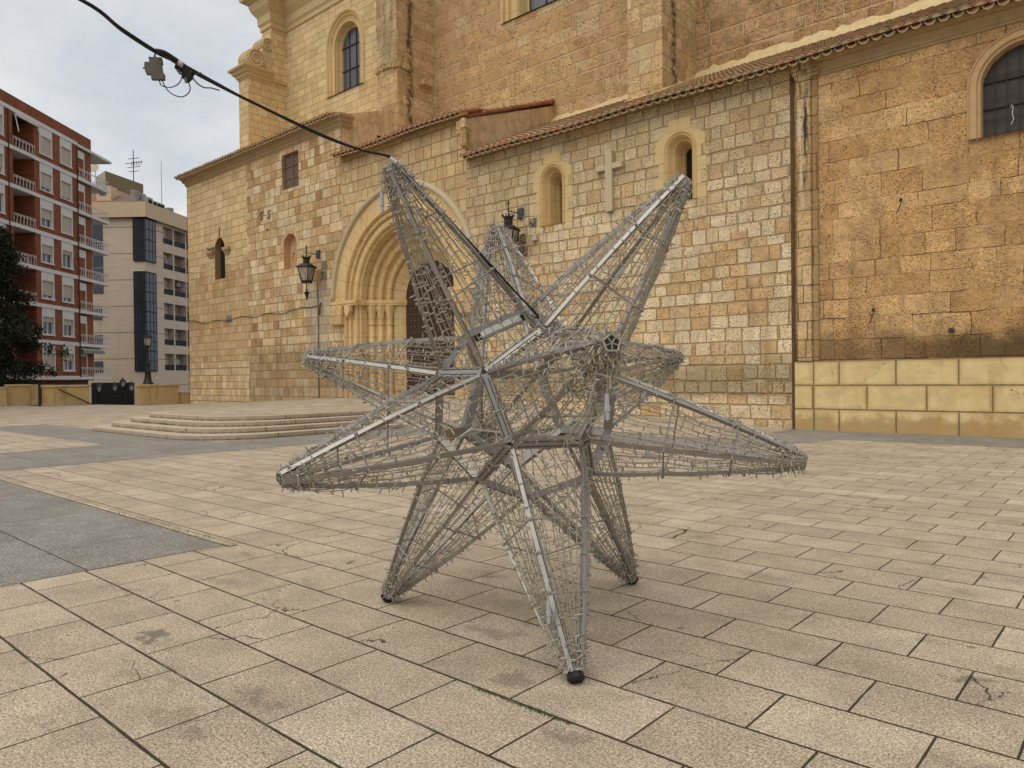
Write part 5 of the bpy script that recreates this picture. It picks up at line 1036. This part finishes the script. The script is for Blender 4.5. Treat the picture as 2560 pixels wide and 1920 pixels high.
for k in sorted(real):
    tip = real[k]; vs = [CV[q] for q in tri if k in q]; bc = sum(vs, Vector((0, 0, 0))) / 5; ax = (tip - bc).normalized(); e1 = (vs[0] - bc); e1 = (e1 - ax * e1.dot(ax)).normalized(); e2 = ax.cross(e1)
    vs.sort(key=lambda v: math.atan2((v - bc).dot(e2), (v - bc).dot(e1)))
    base = [v + (bc - v).normalized() * .017 + ax * .006 for v in vs]; H = (tip - bc).length
    ring = [tip + ((v - bc) - ax * (v - bc).dot(ax)).normalized() * .034 for v in vs]
    bow = lambda i, f: base[i].lerp(ring[i], f) + (base[i] - bc).normalized() * .02 * 4 * f * (1 - f)
    mb = MB()
    for i in range(5):
        pts = [bow(i, f) for f in (0.02, .25, .5, .75, 1)]
        for a, b in zip(pts, pts[1:]): mb.bar(a, b + (b - a).normalized() * .002, .0235, .0235, up=(pts[2] - bc - ax * (pts[2] - bc).dot(ax)))
    sp = mb.build('spike', m_alu, star)
    mb = MB()
    for i in range(5):
        a, b = base[i], base[(i + 1) % 5]; mid = (a + b) / 2; out_ = (mid - SC).normalized()
        mb.bar(a, b, .032, .042, up=out_)
        mb.cur = 1; d = (b - a).normalized(); tn = d.cross(out_); side = 1 if (mid + tn * .01 - bc).length > (mid - bc).length else -1
        mb.bar(a + out_ * .0215 + d * .03, b + out_ * .0215 - d * .03, .005, .003, up=out_)
        q = mid + d * rs.uniform(-.08, .08) - tn * side * .02; mb.cur = 2; mb.bar(q - d * .014, q + d * .014, .016, .03, up=out_); mb.cur = 0
    mb.build('base_frame', [m_alu, m_alud, m_ring], sp)
    fr_ = [.36 + rs.uniform(-.03, .03), .68 + rs.uniform(-.02, .02)]
    for f in fr_:
        mb = MB()
        for i in range(5):
            a, b = bow(i, f), bow((i + 1) % 5, f); o1 = (a - bc - ax * (a - bc).dot(ax)).normalized() * .016; o2 = (b - bc - ax * (b - bc).dot(ax)).normalized() * .016
            m_ = (a + b) / 2; om = (m_ - bc - ax * (m_ - bc).dot(ax)).normalized() * .012
            mb.tube([a + o1, m_ + om, b + o2], .0052, 6); mb.ball(a + o1 * 1.1, .011, 6, 4)
        mb.build('wire_ring', m_ring, sp)
    cab, led = MB(), MB()
    def addled(p, dirv, wob=.9):
        d = dirv.normalized(); q = d.orthogonal().normalized(); q.rotate(Matrix.Rotation(rs.uniform(0, 6.283), 3, d)); q = (q + d * rs.uniform(-.3, .3) * wob).normalized()
        l = rs.uniform(.028, .044); led.tube([p, p + q * l * .55, p + q * l], [.0040, .0047, .0036], 5)
    def run(pts, r=.0029, sp_=.08):
        cab.tube(pts, r, 4, cap=False); acc = rs.uniform(0, sp_)
        for a, b in zip(pts, pts[1:]):
            L = (b - a).length; 
            while acc < L: addled(a.lerp(b, acc / L), b - a); acc += sp_ * rs.uniform(.75, 1.25)
            acc -= L
    for i in range(5):
        nrm = (((base[i] + base[(i + 1) % 5]) / 2 - bc)); nrm = (nrm - ax * nrm.dot(ax)).normalized()
        ss = [.1, .26, .42, .58, .74, .9]
        for s in ss:
            knots = [0, fr_[0], fr_[1], 1]; sv = [min(.98, max(.02, s + rs.gauss(0, .022))) for f in knots]; pts = []
            sag = rs.uniform(.004, .03); lat = rs.gauss(0, .018)
            for j in range(3):
                for m_i in range(5 + (j == 2)):
                    g_ = m_i / 5; f = knots[j] + (knots[j + 1] - knots[j]) * g_; s_ = sv[j] + (sv[j + 1] - sv[j]) * g_ + lat * math.sin(math.pi * g_)
                    arc = math.sin(math.pi * g_); p = face_pt(base, ring, s_, f, i) + nrm * (.012 + .02 * 4 * f * (1 - f)); p += Vector((0, 0, -1)) * sag * arc * (1 - abs(ax.z) * .6) + Vector((rs.gauss(0, .0016), rs.gauss(0, .0016), rs.gauss(0, .0016))); pts.append(p)
            run(pts)
        # a string tied along the bar
        pts = [bow(i, f) + (base[i] - bc).normalized() * (.004 + rs.uniform(0, .008)) + ax.cross(base[i] - bc).normalized() * rs.choice((-.02, .02)) + Vector((rs.gauss(0, .004),) * 3) for f in [q / 12 for q in range(13)]]; run(pts, sp_=.07)
        # strings looping across the face near the base, and ties round the bars
        for z_ in range(1 if rs.random() < .35 else 0):
            f0 = rs.uniform(.05, .5); pts = [face_pt(base, ring, q / 6, f0 + rs.uniform(-.02, .02) + .05 * math.sin(q), i) + nrm * .014 + Vector((0, 0, -.05 * math.sin(math.pi * q / 6))) for q in range(7)]; run(pts, sp_=.09)
        for f in (.2, .5, .85):
            f += rs.uniform(-.04, .04); p = bow(i, f); d = (ring[i] - base[i]).normalized(); u_ = d.orthogonal().normalized(); v_ = d.cross(u_); cab.tube([p + (u_ * math.cos(a * .7854) + v_ * math.sin(a * .7854)) * .0205 for a in range(9)], .0024, 4, cap=False)
    # strings gathered and wound round the tip
    turns = 7 if k == 6 else 4
    pts = []
    for q in range(turns * 10):
        f = .985 - .11 * q / (turns * 10); a = q * .628; rr = .045 + (1 - f) * .30; pts.append(bc + ax * H * f + (e1 * math.cos(a) + e2 * math.sin(a)) * rr + Vector((rs.gauss(0, .003),) * 3))
    run(pts, sp_=.022)
    for q in range(28):
        f = .975 - abs(rs.gauss(0, .06)); a = rs.uniform(0, 6.283); rr = .046 + (1 - f) * .28; addled(bc + ax * H * f + (e1 * math.cos(a) + e2 * math.sin(a)) * rr, ax, 2.2)
    if k == 6:                                            # loose ends hang in a shaggy bunch from the spike that points at the camera
        for q in range(90):
            a = rs.uniform(0, 6.283); f = .97 - abs(rs.gauss(0, .09)); p = bc + ax * H * f + (e1 * math.cos(a) + e2 * math.sin(a)) * (.045 + (1 - f) * .26); d = (Vector((0, 0, -1)) + ax * rs.uniform(-.5, .1) + Vector((rs.gauss(0, .35), rs.gauss(0, .35), 0))).normalized(); led.tube([p, p + d * .02, p + d * rs.uniform(.03, .06)], [.0028, .0036, .0028], 5)
        for q in range(18):
            a = rs.uniform(0, 6.283); p = bc + ax * H * rs.uniform(.72, .95) + (e1 * math.cos(a) + e2 * math.sin(a)) * .05; L_ = rs.uniform(.05, .3); run([p, p + Vector((rs.gauss(0, .02), rs.gauss(0, .02), -L_ * .5)), p + Vector((rs.gauss(0, .04), rs.gauss(0, .04), -L_))], sp_=.03)
    ls = cab.build('light_string', m_string, sp, fix=False); lb = led.build('led_bulbs', m_led, ls, fix=False); lb['kind'] = 'stuff'
    mb = MB()
    if k in (9, 10, 11):
        d = Vector((0, 0, -1)) * .6 + ax * .6; d.normalize(); e = tip + ax * .012
        ln = max(.03, (e.z - .012) / max(.3, -ax.z)); mb.tube([tip - ax * .03, e, e + ax * ln * .55, (e + ax * ln * .8) + Vector((0, 0, 0))], [.036, .045, .046, .036], 10); mb.build('foot_cap', m_rubber, sp)
    else:
        P5 = [tip + ax * .004 + ((v - bc) - ax * (v - bc).dot(ax)).normalized() * .042 for v in vs]
        mb.add([tip + ax * .001 + (p - tip) * .9 for p in P5], [(0, 1, 2, 3, 4)]); mb.build('tip_hollow_shade', m_rubber, sp)  # black disc paints the shade inside the hollow tip
        mb = MB()
        for i in range(5): mb.tube([P5[i], P5[(i + 1) % 5]], .0055, 5); mb.tube([tip + ax * .006, (P5[i] + P5[(i + 1) % 5]) / 2], .0035, 4)
        mb.build('tip_ring', m_string, sp)
# control box strapped under one frame bar, feed cables and plugs
A, B = CV[(1, 3, 4)], CV[(1, 2, 3)]; d = (B - A).normalized(); dn = (SC - (A + B) / 2).normalized(); dn = (dn + Vector((.3, -.35, -.5))).normalized(); dn = (dn - d * dn.dot(d)).normalized()
p0, p1 = A.lerp(B, .22) + dn * .045, A.lerp(B, .9) + dn * .045
mb = MB(); mb.bar(p0, p1, .05, .055, up=dn); cb = mb.build('control_box', plain('box_aluminium', (.5, .5, .5), .4, metal=.5), star, bevel=.006)
mb = MB(); s_ = d.cross(dn); s_ = s_ if s_.dot(CAM - p0) > 0 else -s_; mb.bar(p0.lerp(p1, .1) + s_ * .0265, p0.lerp(p1, .9) + s_ * .0265, .002, .042, up=dn); mb.build('rating_label', plain('pale_label', (.55, .54, .5), .6, var=.3, scale=70), cb)
mb = MB(); mb.bar(p0 - d * .05, p0, .03, .04, up=dn); mb.bar(p1, p1 + d * .05, .03, .04, up=dn); mb.build('cable_gland', m_rubber, cb)
mb = MB(); q0 = CV[(4, 5, 9)]; c0 = SC + Vector((-.33, .1, -.28)); mb.tube([q0.lerp(c0, .3) + Vector((0, 0, .0)), q0.lerp(c0, .5) + Vector((0, 0, .07)), c0 + Vector((0, 0, .07)), c0 + Vector((.14, .05, .02)), c0 + Vector((.3, .08, -.1)), c0 + Vector((.42, .0, -.12))], .009, 6); fc = mb.build('feed_cable', plain('white_flex', (.5, .48, .44), .5), star, smooth=True)
mb = MB(); mb.tube([c0 + Vector((.03, .012, .062)), c0 + Vector((.10, .038, .04))], .0115, 6); mb.build('yellow_tape', plain('yellow_tape', (.55, .33, .02), .5), fc)
# a knot of spare strings lying inside the frame
mb = MB(); c0 = SC + Vector((-.62, .25, -.17))
for q in range(60):
    p = c0 + Vector((rs.gauss(0, .11), rs.gauss(0, .11), rs.gauss(0, .07))); mb.tube([p, p + Vector((rs.gauss(0, .06), rs.gauss(0, .06), rs.gauss(0, .05))), p + Vector((rs.gauss(0, .1), rs.gauss(0, .1), rs.gauss(0, .07)))], .003, 4)
mb.build('spare_string_tangle', m_string, star, fix=False)
def plug(p, d, wire):
    d = Vector(d).normalized(); p = Vector(p); mb = MB(); mb.tube([p, p + d * .012, p + d * .013, p + d * .055, p + d * .056, p + d * .08, p + d * .081, p + d * .12], [.008, .008, .011, .011, .014, .014, .010, .009], 10); o = mb.build('plug', m_plug, star)
    mb = MB(); mb.tube(wire + [p], .0035, 5); mb.build('plug_wire', m_string, o)
t1 = real[1]
plug(t1 + Vector((-.04, -.03, -.15)), (0, 0, -1), [t1 + Vector((-.03, -.02, -.03)), t1 + Vector((-.04, -.03, -.06)), t1 + Vector((-.04, -.03, -.10))])
p = SC.lerp(real[2], .62); plug(p + Vector((.05, -.06, 0)), (SC - real[2]), [p + Vector((.1, 0, .1))])
p = SC.lerp(real[5], .70); plug(p + Vector((-.05, -.05, -.1)), (real[5] - SC) + Vector((0, 0, -.3)), [p + Vector((-.02, .05, -.08))])
p = SC.lerp(real[8], .55); plug(p + Vector((-.02, -.1, -.14)), (SC - real[8]) + Vector((0, 0, -.2)), [p + Vector((.05, -.03, -.12))])
p = real[10]; plug(p + Vector((-.13, -.05, .36)), (.02, 0, -1), [p + Vector((-.14, -.03, .47))])
p = real[6]; plug(p + Vector((-.06, .05, -.22)), (0, .02, -1), [p + Vector((-.02, 0, -.03)), p + Vector((-.05, .04, -.13))])
# ------------------------------------------------------------------ supply cable with its fittings
def sm(pts, n=6):
    P = [Vector(p) for p in pts]; o = []
    for i in range(len(P) - 1):
        a, b, c, d = P[max(i - 1, 0)], P[i], P[i + 1], P[min(i + 2, len(P) - 1)]
        for k in range(n): u = k / n; o.append(.5 * ((2 * b) + (c - a) * u + (2 * a - 5 * b + 4 * c - d) * u * u + (3 * b - a - 3 * c + d) * u ** 3))
    return o + [P[-1]]
t_ = real[1]
def cpt(px, py, tt): return dpt(px, py, tt)
line = [dpt(-500, -330, 2.1), dpt(-150, -165, 2.2), dpt(200, -2, 2.4), dpt(300, 70, 2.6), dpt(397, 133, 2.78), dpt(440, 155, 2.9), dpt(520, 200, 3.08), dpt(650, 265, 3.35), dpt(800, 335, 3.7), dpt(900, 374, 3.95), t_ + Vector((.005, -.005, .045))]
vE = CV[(1, 2, 6)]; along = [t_.lerp(vE, f) + Vector((.03, .0, .03)) + (vE - t_).normalized() * 0 for f in (.06, .2, .4, .6, .8, .95)]
mb = MB(); mb.tube(sm(line + along + [vE.lerp(p1, .6) + Vector((0, 0, .05)), p1 + d * .05]), .0068, 8); mb.tube([q + Vector((0, .003, .008 * math.sin(i * .23))) for i, q in enumerate(sm(line))], .0042, 6)
m_blk = plain('black_flex', (.010, .010, .010), .5)
mb.tube(sm([dpt(388, 128, 2.76), dpt(410, 133, 2.78), dpt(440, 152, 2.86), dpt(458, 165, 2.9)]), .011, 8)
oc = mb.build('supply_cable', m_blk, smooth=True); tag(oc, 'thick black cable crossing the sky down to the upper left tip of the star', 'cable')
mb = MB()
for px, py in ((437, 152), (452, 160)): q = dpt(px, py, 2.86); mb.tube([q + Vector((-.006, -.005, .005)), q + Vector((.006, .005, -.004))], .011, 8)
mb.tube([t_ + Vector((.03, -.02, .03)), t_ + Vector((.06, -.0, -.0))], .012, 8); mb.build('cable_tie', plain('pale_tie', (.42, .42, .42), .5), oc)
ob = thing('circuit_breaker', 'small grey brown circuit breaker hanging loose from the overhead cable', 'circuit breaker', dpt(385, 172, 2.8))
rx, ry = Vector(M3.col[0]), Vector(M3.col[1]); bz = Vector(M3.col[2])
def scr(px, py, tt, off=0): return dpt(px, py, tt) + bz * off
k_ = 320 / 2212
out2 = [(358, 440), (590, 452), (608, 560), (588, 566), (606, 718), (628, 722), (642, 745), (638, 836), (408, 828), (402, 742), (325, 738), (305, 700), (285, 590), (292, 526), (375, 526)]
tilt = lambda x, y, s: dpt(320 + x * k_, 80 + y * k_, 2.8) + (bz + rx * .25).normalized() * s
mb = MB(); mb.prism(out2, lambda a, b: tilt(a, b, -.009), lambda a, b: tilt(a, b, .009)); mb.build('case', plain('grey_brown_plastic', (.095, .085, .065), .6, var=.12), ob, bevel=.0015)
mb = MB(); mb.bar(tilt(262, 624, 0), tilt(300, 624, 0), .006, .004); mb.build('lever', m_blk, ob)
mb = MB(); mb.tube(sm([tilt(455, 445, 0), tilt(455, 400, 0), tilt(480, 355, 0)]), .0021, 6); mb.tube(sm([tilt(485, 445, .004), tilt(472, 400, .004), tilt(490, 350, 0)]), .0021, 6); mb.build('lead', m_blk, ob)
oj = thing('cable_connector', 'black branch connector clamped under the overhead cable next to the grey breaker', 'connector', dpt(455, 182, 2.88))
J = lambda x, y, s=0: dpt(320 + x * k_, 80 + y * k_, 2.88) + bz * s
mb = MB()
for (x0, y0, x1, y1, w_) in ((830, 590, 1010, 640, .022), (900, 540, 1000, 700, .018), (950, 700, 1110, 760, .026), (960, 760, 1060, 850, .018), (1000, 640, 1120, 740, .014), (870, 600, 880, 690, .012), (940, 620, 1060, 690, .03)): mb.bar(J(x0, y0), J(x1, y1), w_, w_ * 1.1)
mb.build('clamp_body', m_blk, oj, bevel=.002)
mb = MB(); mb.tube([J(1010, 800, .005), J(1012, 890, .006)], [.007, .0045], 8); mb.tube([J(890, 670, .008), J(915, 740, .008)], .005, 6); mb.build('clamp_screw', plain('dull_metal', (.16, .15, .13), .5), oj)
mb = MB(); mb.tube(sm([tilt(540, 835, 0), tilt(570, 915, 0), J(640, 945), J(730, 957), J(830, 925), J(900, 860), J(928, 780)]), .0021, 6)
mb.tube(sm([tilt(590, 838, 0), tilt(640, 940, 0), J(730, 1050), J(850, 1110), J(950, 1118), J(1040, 1060), J(1075, 970), J(1045, 870)]), .0021, 6)
mb.tube(sm([J(1115, 790), J(1200, 890), J(1290, 950), J(1360, 966), J(1440, 968), J(1580, 1010)]), [.0022] * 24 + [.004] * 5 + [.003, .001], 6) if False else mb.tube(sm([J(1115, 790), J(1200, 890), J(1290, 950), J(1360, 966), J(1440, 968), J(1580, 1010)]), .0026, 6)
mb.tube(sm([J(1100, 745), J(1180, 730), J(1265, 700)]), .002, 5); mb.build('loose_lead', m_blk, oj)
